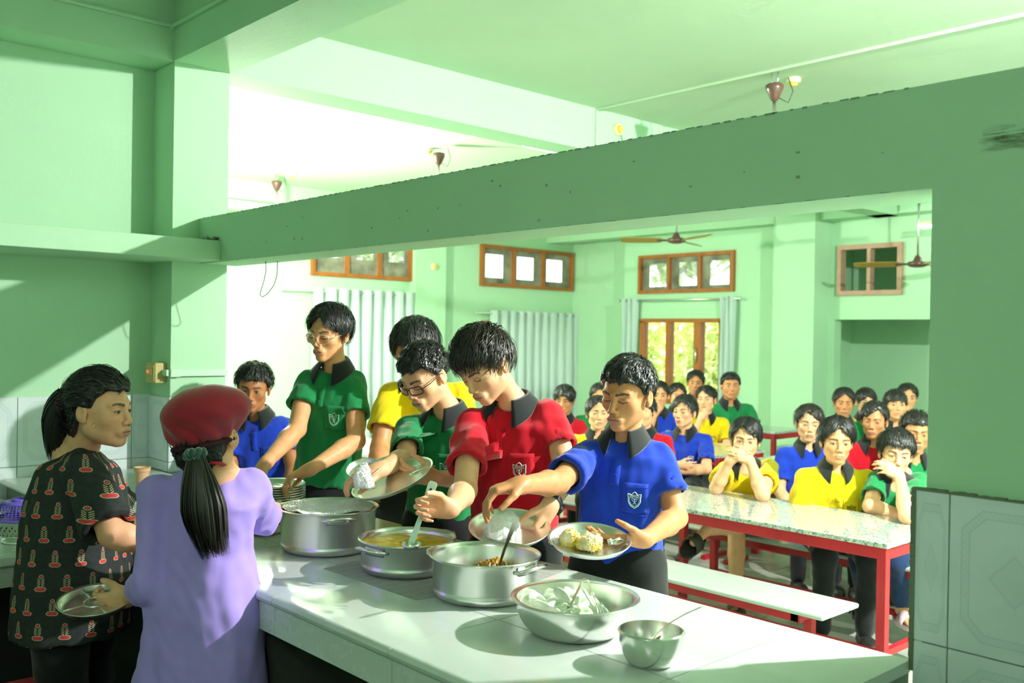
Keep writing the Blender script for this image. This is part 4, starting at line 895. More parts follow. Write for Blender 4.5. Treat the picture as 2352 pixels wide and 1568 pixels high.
def head_mesh(nb_local, h, opt):
    jw = opt.get('jaw', 1.0); fat = opt.get('fat', 0.0)
    def f(P):
        X = np.abs(P[:, 0]); Q = P.copy(); Q[:, 0] = X
        d = s_ell(P, (0, -.012, .028), (.0735, .092, .082))
        d = smin(d, s_ell(P, (0, .020, -.028), (.059+.008*fat, .067, .083)), .03)
        d = smin(d, s_cap(Q, (.046*jw+.008*fat, .005, -.062), (.008, .066, -.097), .019+.005*fat, .017), .028)
        d = smin(d, s_ell(Q, (.040, .052, -.022), (.024+.006*fat, .024, .022+.01*fat)), .022)
        d = smin(d, s_cap(Q, (.006, .083, .021), (.045, .066, .020), .0085, .008), .016)
        d = smax(d, -s_ell(Q, (.031, .100, .000), (.021, .022, .0135)), .014)
        d = smin(d, s_ell(Q, (.031, .0705, -.001), (.0165, .0145, .0125)), .006)
        d = smin(d, s_cap(P, (0, .083, .008), (0, .104, -.030), .0075, .0100), .010)
        d = smin(d, s_ell(Q, (.0115, .096, -.0365), (.0085, .010, .0075)), .006)
        d = smin(d, s_ell(P, (0, .086, -.066), (.030, .016, .020)), .014)
        d = smin(d, s_ell(P, (0, .0975, -.0595), (.021, .0065, .0050)), .004)
        d = smin(d, s_ell(P, (0, .0960, -.0705), (.018, .0070, .0058)), .004)
        d = smax(d, -s_ell(P, (0, .107, -.0648), (.022, .010, .0016)), .003)
        d = smin(d, s_ell(P, (0, .078, -.098), (.020, .014, .013)), .014)
        e = s_ell(Q, (.0805, -.012, -.010), (.0085, .0185, .0300)); e = smax(e, -s_ell(Q, (.0905, -.008, -.008), (.0075, .0105, .018)), .004)
        e = smin(e, s_ell(Q, (.078, -.004, -.034), (.006, .009, .009)), .006)
        d = smin(d, e, .007)
        d = smin(d, s_cap(P, (0, -.026, -.050), nb_local, .042+.008*fat, .047+.006*fat), .022)
        d = smin(d, s_cap(P, np.asarray(nb_local)*.97, np.asarray(nb_local)*1.25, .050, .075), .03)
        return d
    lo = np.minimum([-.10, -.115, -.125], np.asarray(nb_local)*1.2-.085); hi = np.maximum([.10, .125, .125], np.asarray(nb_local)*1.2+.085); lo[2] = min(lo[2], nb_local[2]*1.2)
    V, Q = surfnet(f, lo, hi, h); V = relax(V, Q, 1, .35)
    # pigment of brows, lashes, eyes, lips; shade painted into mouth crease, nostrils, lid fold
    C = np.zeros((len(V), 4), np.float32); x, y, z = V.T; ax = np.abs(x); face = y > .045
    def put(m, col, a): C[m] = (*col, 1); C[m, 3] = a[m] if hasattr(a, '__len__') else a
    zl = -.0645+.10*x*x/.02*0
    lip = face & (y > .075) & (((ax/.0235)**2+((z+.0645)/(.0135*(1-.3*(ax/.024)**2)))**2) < 1)
    put(lip, opt.get('lip', (.50, .21, .18)), .62)
    put(face & (y > .07) & (ax < .021) & (np.abs(z+.0645) < .0013+h*.25), (.16, .05, .04), .85)
    if opt.get('smile'):
        put(face & (ax < .013) & (np.abs(z+.0630) < .0016) & (y > .07), (.55, .50, .44), .5)
    put(face & (((ax-.0065)/.0036)**2+((z+.0435)/.0028)**2 < 1) & (y > .085), (.10, .04, .03), .8)
    t = np.clip((ax-.011)/.041, 0, 1); zb = .0195+.0062*np.sin(t*math.pi*.72)-.003*t; th = (.0042-.0024*t)+h*.25
    put(face & (ax > .011) & (ax < .052) & (np.abs(z-zb) < th), (.020, .014, .010), opt.get('brow', .85))
    dx = (ax-.031)/.0155; lid = opt.get('eyes', 'open')
    if lid == 'closed':
        zc = -.0065+.0035*dx*dx; put(face & (np.abs(dx) < 1) & (np.abs(z-zc) < .0012+h*.3), (.03, .018, .012), .9)
        put(face & (np.abs(dx) < .95) & (np.abs(z-(.006-.004*dx*dx)) < .0009+h*.2), (.25, .12, .07), .45)
    else:
        hz = .0041*np.clip(1-dx*dx, 0, 1); zc = z+.0010
        put(face & (np.abs(dx) < 1) & (np.abs(zc) < hz+.001), (.50, .46, .42), .9)
        gx = opt.get('gaze', 0.0); sx = np.where(x > 0, x-.031, x+.031)
        put(face & (np.abs(dx) < 1) & (np.abs(zc) < hz+.0012) & ((sx-gx)**2+(zc-.0005)**2 < .0058**2), (.018, .010, .008), .98)
        put(face & (np.abs(dx) < 1.05) & (np.abs(zc-hz-.0006) < .0010+h*.28), (.03, .018, .012), .88)
    # blush of ears / cheeks
    return V, Q, C

HL_STY = {'short': ([-.13, -.085, -.055, -.03, .005, .022, .045, .11], [-.075, -.068, -.030, -.002, -.012, .030, .056, .060]),
          'mid':   ([-.13, -.085, -.055, -.03, .012, .030, .05, .11], [-.085, -.078, -.040, -.010, -.018, .026, .050, .054]),
          'fringe': ([-.13, -.085, -.055, -.03, .012, .032, .05, .11], [-.085, -.078, -.036, -.008, -.018, .006, .022, .026]),
          'long':  ([-.14, -.085, -.055, -.03, .008, .026, .05, .11], [-.14, -.12, -.09, -.03, -.008, .04, .062, .066]),
          'nape':  ([-.14, -.085, -.055, -.03, .012, .030, .05, .11], [-.125, -.115, -.105, -.095, -.080, -.03, .05, .058])}
def hair_mesh(sty, seed, h, vol, nstr, opt):
    ys, zs = HL_STY[sty]; part = opt.get('part', None); q = np.random.default_rng(seed); crown = V3(.012*(1 if seed % 2 else -1), -.055, .10)
    def f(P):
        x, y, z = P.T; ax = np.abs(x)
        d = s_ell(P, (0, -.013, .030+vol*.25), (.0805+vol*.8, .100+vol*.6, .0865+vol))
        if sty in ('nape', 'long'): d = smin(d, s_ell(P, (0, -.036, -.045), (.070, .062, .078)), .02)
        d = d+.0035*np.sin(np.arctan2(x, y+.06)*17+seed+6*np.sin(z*30+seed))+.0025*np.sin(x*170+z*90+seed)*np.sin(y*150+seed*2)
        hl = np.interp(y, ys, zs)
        if part is not None: hl = hl+.030*np.exp(-((x-part)/.030)**2)*(y > .03)-.022*np.clip((np.abs(x-part)-.03)/.04, 0, 1)*(y > .035)
        hl = hl+.004*np.sin(x*140+seed)+.003*np.sin(x*330+seed*3)
        if opt.get('ears', True): hl = np.where((y > -.045) & (y < .015) & (ax > .066), np.maximum(hl, .006), hl)
        return smax(d, hl-z, .010)
    V, Q = surfnet(f, (-.125, -.14, -.15), (.125, .14, .155), h); V = relax(V, Q, 1, .4); N = vnormals(V, Q)
    # strands lying over the cap
    outer = np.where((N[:, 2] > -.5) & (f(V.astype(np.float32)+0) > -1) & ((V*N).sum(1) > .04))[0]
    root = q.choice(outer, nstr); P0 = V[root]+N[root]*.0005; n0 = N[root]; L = opt.get('len', .05)*(.55+.8*q.random(nstr))
    hd = P0[:, 2]-np.interp(P0[:, 1], ys, zs); L = L*(np.clip(hd/.045, .35, 1) if sty != 'fringe' else 1); flow = P0-crown; flow[:, 1] += opt.get('fwd', .05); 
    if part is not None: flow[:, 0] += .10*np.sign(P0[:, 0]-part)*(P0[:, 1] > -.03)
    if opt.get('swept'): flow = flow*.0+V3(0, -.12, -.02)
    flow += q.standard_normal((nstr, 3))*.028; K = 5; pts = [P0]; d = flow
    cen = V3(0, -.013, .03)
    for k in range(1, K):
        p_ = pts[-1]; nn = p_-cen; nn /= np.linalg.norm(nn, axis=1)[:, None]; d = d-(d*nn).sum(1)[:, None]*nn; d /= np.linalg.norm(d, axis=1)[:, None]+1e-9
        lift = opt.get('lift', .10)*(1 if k < 3 else -.4); d2 = d+nn*lift+V3(0, 0, -opt.get('grav', .25))*(k/K); pts.append(p_+d2*(L/K)[:, None]); d = d2+q.standard_normal((nstr, 3))*.12
    pts = np.stack(pts, 1); wd = .0017*(.7+.6*q.random(nstr)); tn = np.gradient(pts, axis=1); nn = pts-cen; sd_ = np.cross(tn, nn); sd_ /= np.linalg.norm(sd_, axis=2)[:, :, None]+1e-9
    ww = wd[:, None]*np.array([1, 1, .9, .6, .12])[None]; nn = nn/np.linalg.norm(nn, axis=2)[:, :, None]
    A = pts+sd_*ww[:, :, None]; B = pts+nn*(ww*.8)[:, :, None]; C_ = pts-sd_*ww[:, :, None]
    SV = np.stack([A, B, C_], 2).reshape(-1, 3); base = np.arange(nstr)[:, None]*K*3; fs = []
    for k in range(K-1):
        for a, b in ((0, 1), (1, 2)): fs.append(np.stack([base[:, 0]+k*3+a, base[:, 0]+k*3+b, base[:, 0]+k*3+3+b, base[:, 0]+k*3+3+a], 1))
    SQ = np.concatenate(fs)+len(V); return np.concatenate([V, SV]), np.concatenate([Q, SQ])

FING = [(.026, .086, (.040, .024, .020), .0086), (.0088, .090, (.044, .028, .021), .0088), (-.0085, .086, (.041, .026, .020), .0084), (-.025, .077, (.032, .020, .018), .0074)]
CURL = {'relax': (22, 28, 18), 'grip': (58, 68, 40), 'fist': (80, 92, 55), 'flat': (8, 10, 6), 'hang': (48, 34, 20), 'soft': (38, 42, 24), 'hook': (30, 62, 40)}
def hand_caps(w, d, n, side, curl='relax', sc=.93, thumb=.35, spread=.03):
    d = unit(d); n = unit(n-d*np.dot(n, d)); s = np.cross(n, d)*(-1 if side > 0 else 1); C = []; cu = CURL[curl] if isinstance(curl, str) else curl
    for i, (off, L, seg, r) in enumerate(FING):
        k = w+(d*L+s*off)*sc; C.append((w+(d*.012+s*off*.55)*sc, k, .0135*sc, .0105*sc, 0)); p_ = k; a = 0
        jit = (i-1.5)*5
        for j in range(3):
            a += math.radians(cu[j]+(jit if j == 0 else 0)); dr = d*math.cos(a)+n*math.sin(a)+s*spread*(1.5-i)*(1 if j == 0 else .5)
            e = p_+unit(dr)*seg[j]*sc; C.append((p_, e, r*sc*(1-.09*j), r*sc*(.93-.1*j), 1)); p_ = e
    b = w+(s*.020+d*.018+n*.006)*sc; t1 = b+unit(s*.62+d*.72+n*thumb)*.040*sc; t2 = t1+unit(s*.30+d*.85+n*(thumb+.12))*.031*sc; t3 = t2+unit(s*.08+d*.95+n*(thumb+.2))*.025*sc
    C += [(b, t1, .0150*sc, .0115*sc, 0), (t1, t2, .0108*sc, .0096*sc, 1), (t2, t3, .0096*sc, .0078*sc, 1)]
    C.append((w+d*.02*sc-s*.01*sc, w+d*.07*sc-s*.004*sc, .0135*sc, .0130*sc, 0)); return C
def arm_mesh(sh, el, wr, hand, h, sc=1.0, bare=None):
    """upper arm, forearm and hand as one skin"""
    sh, el, wr = [np.asarray(p_, float) for p_ in (sh, el, wr)]; fore = wr-el
    limbs = [(sh+(el-sh)*.25, el, .043*sc, .036*sc), (el, el+fore*.3, .037*sc, .0385*sc), (el+fore*.3, wr, .0385*sc, .0245*sc), (wr-fore*.02, wr+unit(hand[0])*.02, .0245*sc, .022*sc)]
    hc = hand_caps(wr, *hand)
    def f(P):
        d = None
        for a, b, ra, rb in limbs: c = s_cap(P, a, b, ra, rb); d = c if d is None else smin(d, c, .014)
        pm = None; fg = None
        for a, b, ra, rb, kind in hc:
            c = s_cap(P, a, b, ra, rb)
            if kind == 0: pm = c if pm is None else smin(pm, c, .012)
            else: fg = c if fg is None else smin(fg, c, .0022)
        return smin(smin(d, pm, .016), fg, .005)
    pts = np.array([p_ for l in limbs for p_ in l[:2]]+[p_ for l in hc for p_ in l[:2]]); V, Q = surfnet(f, pts.min(0)-.055, pts.max(0)+.055, h); V = relax(V, Q, 1, .25)
    C = np.zeros((len(V), 4), np.float32)
    for tip, ax in ((hc[3+0][1], None),): pass
    return V, Q, C
def merge(parts):
    V, Q, C, b = [], [], [], 0
    for v, q, c in parts: V.append(v); Q.append(q+b); C.append(c); b += len(v)
    return np.concatenate(V), np.concatenate(Q), np.concatenate(C)

def skin_mat(name, col):
    if name in MATS: return MATS[name]
    m = bpy.data.materials.new(name); m.use_nodes = True; MATS[name] = m; k = NT(m); b = m.node_tree.nodes['Principled BSDF']
    at = k.n('ShaderNodeAttribute'); at.attribute_name = 'paint'; n1 = k.noise(38, 4); base = k.mix(k.ramp(n1.outputs[0], [(.35, (0, 0, 0)), (.7, (1, 1, 1))]), col, tuple(c*f for c, f in zip(col[:3], (.90, .84, .80))))
    k.l(k.mix(at.outputs['Alpha'], base, at.outputs['Color']), b.inputs['Base Color']); b.inputs['Roughness'].default_value = .48; b.inputs['Specular IOR Level'].default_value = .4
    b.inputs['Subsurface Weight'].default_value = .12; b.inputs['Subsurface Radius'].default_value = (.008, .003, .0015); b.inputs['Subsurface Scale'].default_value = 1
    return m
SKIN = {'fair': skin_mat('skin_fair', srgb(240, 184, 144)), 'mid': skin_mat('skin_mid', srgb(228, 168, 122)), 'tan': skin_mat('skin_tan', srgb(210, 146, 100)), 'brown': skin_mat('skin_brown', srgb(180, 118, 76))}
def hair_mat(name, col):
    m = bpy.data.materials.new(name); m.use_nodes = True; k = NT(m); b = m.node_tree.nodes['Principled BSDF']; b.inputs['Base Color'].default_value = col; b.inputs['Roughness'].default_value = .38; b.inputs['Specular IOR Level'].default_value = .55; return m
M_HAIR = hair_mat('black_hair', (.011, .010, .010, 1)); M_HAIRB = hair_mat('brown_black_hair', (.020, .015, .011, 1))
def knit(name, c, sheen=.25):
    m = bpy.data.materials.new(name); m.use_nodes = True; MATS[name] = m; k = NT(m); b = m.node_tree.nodes['Principled BSDF']
    n1 = k.noise(5, 4); b.inputs['Roughness'].default_value = .85; b.inputs['Specular IOR Level'].default_value = .2; b.inputs['Sheen Weight'].default_value = sheen; b.inputs['Sheen Roughness'].default_value = .5
    k.l(k.mix(k.ramp(n1.outputs[0], [(.35, (0, 0, 0)), (.7, (1, 1, 1))]), c, tuple(x*.86 for x in c[:3])), b.inputs['Base Color'])
    n2 = k.noise(900, 2); bp = k.n('ShaderNodeBump'); bp.inputs['Strength'].default_value = .18; bp.inputs['Distance'].default_value = .002; k.l(n2.outputs[0], bp.inputs['Height']); k.l(bp.outputs[0], b.inputs['Normal']); return m
SHIRT = {'blue': knit('blue_pique', srgb(24, 60, 190)), 'red': knit('red_pique', srgb(205, 12, 38)), 'green': knit('green_pique', srgb(22, 128, 72)), 'yellow': knit('yellow_pique', srgb(240, 208, 8)), 'lilac': knit('lilac_cotton', srgb(182, 156, 248), .15)}
M_COLLAR = knit('black_rib_collar', srgb(26, 30, 34), .4); M_EMB = mat('white_embroidery', srgb(214, 232, 226), .7); M_EMBK = mat('dark_embroidery', srgb(46, 50, 20), .7); M_EMBG = mat('pale_embroidery', srgb(150, 205, 170), .7)
M_TROU = knit('black_trousers', srgb(20, 21, 24), .2); M_JEANS = knit('dark_jeans', srgb(30, 52, 92), .2); M_NAVY = knit('navy_shorts', srgb(20, 26, 60), .2)
# ------------------------------------------------------------------ clothes and assembly
TK = [0, .2, .45, .68, .86, 1]
def shirt_field(J, o):
    pel, nb = J['pel'], J['nb']; ax = unit(nb-pel); L = np.linalg.norm(nb-pel); rb = unit(np.cross(J['fb'], ax)); fw = np.cross(ax, rb); s = o.get('s', 1.0)
    ws = np.array(o.get('ws', (.152, .144, .146, .156, .148, .09)))*s; ds = np.array(o.get('ds', (.106, .100, .102, .106, .086, .06)))*s
    P32 = lambda v: np.asarray(v, np.float32); sl = J['sleeves']; belly = o.get('belly', 0)
    def f(P):
        q = P-P32(pel); tz = q @ P32(ax); t = tz/L; w = np.interp(t, TK, ws); dp = np.interp(t, TK, ds); a = np.abs(q @ P32(rb))/w; b = q @ P32(fw)
        if belly: b = b-belly*np.exp(-((t-.3)/.28)**2)
        b = np.abs(b)/dp; d = ((a**2.5+b**2.5)**(1/2.5)-1)*np.minimum(w, dp); d = smax(d, tz-L*.94, .05)
        for S in (J['sr'], J['sl']): d = smin(d, s_cap(P, nb-ax*.038*s, S, .042*s, .044*s), .04)
        d = np.maximum(d, -tz+.004*np.sin((q @ P32(rb))*60))
        for pts, rad, rin in sl:
            c = None
            for i in range(len(pts)-1): e = s_cap(P, pts[i], pts[i+1], rad[i], rad[i+1]); c = e if c is None else smin(c, e, .02)
            e = unit(pts[-1]-pts[-2]); c = np.maximum(c, (P-P32(pts[-1])) @ P32(e))
            if rin: c = np.maximum(c, -s_cap(P, pts[-1]-e*.03, pts[-1]+e*.06, rin, rin))
            d = smin(d, c, .018)
        if not o.get('round_neck'): d = smax(d, -s_cap(P, nb+fw*.062*s+ax*.03, nb+fw*.112*s-ax*o.get('vdepth', .070), .036*s, .003), .008)
        return smax(d, -s_cap(P, nb-ax*.012, nb+ax*.12, .052*s, .062*s), .008)
    allp = np.array([p_ for pts, r, _ in sl for p_ in pts]+[pel, nb]); m = .13*s
    lo = np.minimum(allp.min(0)-m, pel-.22*s-(abs(belly))); hi = np.maximum(allp.max(0)+m, pel+.22*s+abs(belly)); lo[2] = pel[2]-.02; hi[2] = max(nb[2]+.06, allp[:, 2].max()+.08)
    return f, lo, hi, (ax, rb, fw, L, s)
def collar(J, A, f, par, m=None):
    ax, rb, fw, L, s = A; nb = J['nb']; n = 29; rows = []
    for i in range(n):
        th = -2.72+5.44*i/(n-1); fr = (1-math.cos(th))/2; d = -fw*math.cos(th)+rb*math.sin(th); c = nb+ax*(.012-.034*fr**1.3)*s+fw*.008*fr
        edge = fr**3
        r = [c+d*.046*s-ax*.012, c+d*.049*s+ax*.034*s, c+d*.053*s+ax*.040*s, c+d*.062*s+ax*.034*s, c+d*(.088+.014*edge)*s-ax*(.004+.050*edge)*s]
        rows.append(r)
    bot = np.array([r[4] for r in rows])
    for _ in range(5):
        dd = f(bot.astype(np.float32)); mv = np.clip(.006-dd, 0, .02); bot = bot+mv[:, None]*(ax*.7+fw*.35)[None]
    for r, b in zip(rows, bot): r[4] = b; r.append(b-ax*.004-fw*.002); 
    V = np.array([p_ for r in rows for p_ in r]); k = 6; Q = np.array([(i*k+j, i*k+j+1, (i+1)*k+j+1, (i+1)*k+j) for i in range(n-1) for j in range(k-1)])
    o = obj('collar', mesh_np('collar', V, Q), m or M_COLLAR, par, True); sm = o.modifiers.new('t', 'SOLIDIFY'); sm.thickness = .003; return o
class Proj:
    def __init__(self, V, Q, J, A):
        self.b = BVHTree.FromPolygons([tuple(v) for v in V], [tuple(int(i) for i in q) for q in Q]); self.ax, self.rb, self.fw, self.L, self.s = A; self.o = J['nb']
    def __call__(self, a, b, lift=.002):
        p_ = self.o+self.rb*a-self.ax*b+self.fw*.45; h = self.b.ray_cast(Vector(p_), Vector(-self.fw), 1.0)
        if h[0] is None: return self.o+self.rb*a-self.ax*b+self.fw*.1
        return np.array(h[0])+self.fw*lift
SHIELD = [(0, .62), (.14, .50), (.20, .38), (.50, .46), (.46, .16), (.45, -.16), (.28, -.46), (0, -.64), (-.28, -.46), (-.45, -.16), (-.46, .16), (-.50, .46), (-.20, .38), (-.14, .50)]
def emblem(pr, a0, b0, w, m, par, r=.0010, full=True):
    mb = MB()
    def line(pts, rr=r, close=False):
        pts = list(pts)+([pts[0]] if close else []); P = []
        for (x0, y0), (x1, y1) in zip(pts, pts[1:]):
            for t in (0, .34, .67): P.append((x0+(x1-x0)*t, y0+(y1-y0)*t))
        P.append(pts[-1]); mb.tube([pr(a0-x*w, b0-y*w, .0062) for x, y in P], rr, 4, caps=False)   # x>0 is towards the wearer's left
    line(SHIELD, r*1.5, True)
    if full:
        line([(x*.80, y*.80) for x, y in SHIELD if y < .3]+[], r*.8)
        circ = lambda cx, cy, q, n=12: [(cx+q*math.cos(6.283*i/n), cy+q*math.sin(6.283*i/n)) for i in range(n)]
        line([(-.40, .26), (-.2, .34), (0, .36), (.2, .34), (.40, .26)], r); line([(-.38, .14), (-.2, .22), (0, .24), (.2, .22), (.38, .14)], r)
        for x in (-.3, -.2, -.1, 0, .1, .2, .3): line([(x, .20-.3*x*x+.04), (x, .32-.4*x*x)], r*.7)
        line(circ(0, .06, .20), r*.9, True); line(circ(0, .08, .05, 8), r*.9, True); line([(0, .03), (0, -.18), (-.10, -.36)], r*1.3); line([(0, -.18), (.12, -.34)], r*1.2); line([(0, -.02), (-.13, .12)], r); line([(0, -.02), (.13, .12)], r)
        for i in range(11):
            a = math.radians(200+14*i); line([(.33*math.cos(a), -.12+.36*math.sin(a)), (.40*math.cos(a), -.12+.44*math.sin(a))], r*.8)
    o = mb.obj('emblem', m, par); return o
def pocket(pr, a0, b0, w, hgt, m, par):
    nx, ny = 7, 8; V = []; Q = []
    for j in range(ny):
        for i in range(nx):
            x = -w/2+w*i/(nx-1); y = hgt*j/(ny-1)
            if j == ny-1: y -= abs(x)/w*.02
            V.append(pr(a0-x, b0+y, .0026))
    V = np.array(V); Q = [(j*nx+i, j*nx+i+1, (j+1)*nx+i+1, (j+1)*nx+i) for j in range(ny-1) for i in range(nx-1)]
    o = obj('pocket', mesh_np('pocket', V, np.array(Q)), m, par, True); s_ = o.modifiers.new('t', 'SOLIDIFY'); s_.thickness = .004; s_.offset = 0
    mb = MB(); ed = [pr(a0+w/2, b0+y, .004) for y in np.linspace(0, hgt, 7)]+[pr(a0-x, b0+hgt, .004) for x in np.linspace(-w/2, w/2, 6)]+[pr(a0-w/2, b0+y, .004) for y in np.linspace(hgt, 0, 7)]
    mb.tube(ed, .0012, 4, caps=False).tube([pr(a0-x, b0+.012, .0045) for x in np.linspace(-w/2, w/2, 7)], .0009, 4, caps=False); mb.obj('stitching', m, o); return o
def placket(pr, s, m, par):
    mb = MB(); y0, y1 = .075*s, .165*s; g = []
    V = []; Q = []
    for j in range(8):
        y = y0+(y1-y0)*j/7
        for i in range(3): V.append(pr((i-1)*.014, y, .0022))
    Q = [(j*3+i, j*3+i+1, j*3+3+i+1, j*3+3+i) for j in range(7) for i in range(2)]
    o = obj('placket', mesh_np('placket', np.array(V), np.array(Q)), m, par, True); o.modifiers.new('t', 'SOLIDIFY').thickness = .003
    for y in (y0+.008, y0+.05):
        c = pr(0, y, .004); A = np.stack([pr.rb, pr.ax, pr.fw], 1)
        MB().lathe([(0, .001), (.0022, .001), (.0030, .0024), (.0052, .0022), (.0056, 0)], c, 14, A).obj('button', m, o, True)
    return o
def add_paint(me, C):
    a = me.color_attributes.new('paint', 'FLOAT_COLOR', 'POINT'); a.data.foreach_set('color', C.astype(np.float32).ravel())
def xf(V, R, c, s): return (V*s) @ R.T+c
def skin_tube(a, b, ra, rb, n=14):
    """tapered round limb as arrays"""
    a, b = np.asarray(a, float), np.asarray(b, float); mb = MB().tube([a, a*.65+b*.35, b], [ra, max(ra, rb)*1.02, rb], n); return mb
def shoe(c, fwd, m, par, kind='shoe', name='shoe', L=.24, m2=None):
    c = np.asarray(c, float); f = unit(V3(fwd[0], fwd[1], 0)); r = unit(np.cross(f, V3(0, 0, 1)))
    if kind == 'shoe':
        def g(P): return smax(smin(s_ell(P, c+f*.06+V3(0, 0, .032), (.045, .045, .036)), s_cap(P, c-f*.055+V3(0, 0, .035), c+f*.12+V3(0, 0, .028), .040, .034), .03), V3(0, 0, 0)[2]+.002-(P[:, 2]-c[2]), .004)
        V, Q = surfnet(g, c-.2, c+.2, .013); return obj(name, mesh_np(name, V, Q), m, par, True)
    # sandal: sole, foot is skin, strap
    mb = MB(); poly = []
    for a in np.linspace(0, 2*math.pi, 22, endpoint=False):
        t = math.cos(a); w = .043+.008*t; poly.append((w*math.sin(a), .03+.125*t))
    mb.prism(poly, c-V3(0, 0, .0), r, f, V3(0, 0, .022)); o = mb.obj(name, m, par, auto=40)
    V = []; Q = []; n = 11
    for j, yy in enumerate((.045, .115)):
        for i in range(n):
            a = math.pi*i/(n-1); V.append(c+f*yy+r*.046*math.cos(a)+V3(0, 0, .020+(.062 if j == 0 else .045)*math.sin(a)))
    Q = [(i, i+1, n+i+1, n+i) for i in range(n-1)]; st = obj('strap', mesh_np('strap', np.array(V), np.array(Q)), m2 or m, o, True); st.modifiers.new('t', 'SOLIDIFY').thickness = .006
    return o
def foot_field(c, fwd):
    f = unit(V3(fwd[0], fwd[1], 0)); c = np.asarray(c, float)
    return [(c+V3(0, 0, .09), c+V3(0, 0, .045)-f*.02, .034, .033), (c+V3(0, 0, .05), c+f*.12+V3(0, 0, .038), .033, .022)]+[(c+f*.115+V3(*(unit(np.cross(f, V3(0, 0, 1)))*(.028-.014*i)))[:3]+V3(0, 0, .034), c+f*(.152-.006*i)+V3(*(unit(np.cross(f, V3(0, 0, 1)))*(.030-.014*i)))+V3(0, 0, .031), .0105, .009) for i in range(5)]

def person(label, head, face, nb, pel, fb, arms, shirt, hair='short', hs=.93, skin='mid', near=True, group='people', legs=None, opt=None, hopt=None, s=1.0, extras=(), sopt=None, vol=.008, badge=None, nstr=None, smat=None, shirt_name='polo_shirt', trousers=None, collar_on=True, cat='person', hairm=None, hair_on=True, base=None):
    """arms: {'r':(shoulder, elbow, wrist, hand|None, sleeve_frac), 'l':...} all world points"""
    opt = dict(opt or {}); hopt = dict(hopt or {}); h = float(np.clip(.0009*np.linalg.norm(np.asarray(head)-CAM), .0032, .0050)); hh = h*1.4; hv = .0074 if near else .0115
    H = np.asarray(head, float); R = frame(*face); nb = np.asarray(nb, float)+V3(0, 0, .016); pel = np.asarray(pel, float)
    e = empty('person', base if base is not None else (pel[0], pel[1], 0), label, cat, group)
    nbl = R.T @ (nb-H)/hs; V, Q, C = head_mesh(nbl, h/hs, opt); parts = [(xf(V, R, H, hs), Q, C)]; sleeves = []
    for sd, (sh, el, wr, hand, fr) in arms.items():
        if hand is not None: parts.append(arm_mesh(sh, el, wr, hand, hh, s))
        a = el-sh; end = sh+a*fr; k = s*(sopt or {}).get('sleeve', 1.0)
        if fr <= 1: sleeves.append(([sh, sh+a*fr*.5, end], [.046*k, .055*k, .066*k], .049*s))
        else: e2 = el+(wr-el)*(fr-1); sleeves.append(([sh, el, e2], [.052*k, .047*k, .043*k], .036*s))
    if legs and legs.get('skin'):
        def lf(P, L=legs['skin']):
            d = None
            for a, b, ra, rb in L: c = s_cap(P, a, b, ra, rb); d = c if d is None else smin(d, c, .012)
            return d
        pts = np.array([p_ for l in legs['skin'] for p_ in l[:2]]); V, Q = surfnet(lf, pts.min(0)-.08, pts.max(0)+.08, .005); parts.append((V, Q, np.zeros((len(V), 4), np.float32)))
    V, Q, C = merge(parts); me = mesh_np('body', V, Q); 
    if len(me.vertices) == len(C): add_paint(me, C)
    obj('body', me, SKIN[skin], e, True)
    J = dict(nb=nb, pel=pel, sr=np.asarray(arms['r'][0], float), sl=np.asarray(arms['l'][0], float), fb=np.asarray(fb, float), sleeves=sleeves)
    so = dict(sopt or {}); so.setdefault('s', s); f, lo, hi, A = shirt_field(J, so); V, Q = surfnet(f, lo, hi, hv); V = relax(V, Q, 1, .4); N = vnormals(V, Q); seed = int(abs(H[0]*1000)) % 997
    fo = wave(V, seed, 6.5, 6, (1, 1, .38)); fo = np.sign(fo)*np.abs(fo)**.8; V = V+N*((so.get('wr', .0058))*fo+.0026*wave(V, seed+3, 14, 5, (1, 1, .55)))[:, None]
    sm = smat or SHIRT[shirt]; sobj = obj(shirt_name, mesh_np(shirt_name, V, Q), sm, e, True)
    if collar_on: collar(J, A, f, sobj)
    if badge:
        pr = Proj(V, Q, J, A)
        if near: placket(pr, s, sm, sobj)
        if badge in ('pocket', 'pocket_emblem'): pocket(pr, -.072*s, .150*s, .082*s, .105*s, sm, sobj)
        bm = M_EMBK if shirt == 'yellow' else (M_EMBG if shirt == 'green' else M_EMB)
        emblem(pr, -.070*s, (.205 if near else .185)*s, .043*s if near else .038*s, bm, sobj, .0010 if near else .0012, near or badge == 'pocket_emblem')
    if hair_on:
        V, Q = hair_mesh(hair, seed, .0054 if near else .0078, vol, nstr or (1200 if near else 340), hopt); obj('hair', mesh_np('hair', xf(V, R, H, hs), Q), hairm or M_HAIR, e, True)
    # legs
    if legs:
        tm_ = trousers or M_TROU; caps = legs['caps']
        def tf(P):
            d = None
            for a, b, ra, rb in caps: c = s_cap(P, a, b, ra, rb); d = c if d is None else smin(d, c, .03)
            return d
        pts = np.array([p_ for l in caps for p_ in l[:2]]); V, Q = surfnet(tf, pts.min(0)-.13, pts.max(0)+.13, .015); V = relax(V, Q, 1, .4); N = vnormals(V, Q); V = V+N*(.004*wave(V, seed+9, 6, 5))[:, None]
        obj(legs.get('name', 'trousers'), mesh_np('trousers', V, Q), tm_, e, True)
        for c, d_, kind, m1, m2 in legs.get('shoes', ()): shoe(c, d_, m1, e, kind, 'shoe' if kind == 'shoe' else 'sandal', m2=m2)
    for fn in extras: fn(e, H, R, hs)
    return e, A
M_SHOE = mat('dark_shoe', (.02, .02, .022), .5)
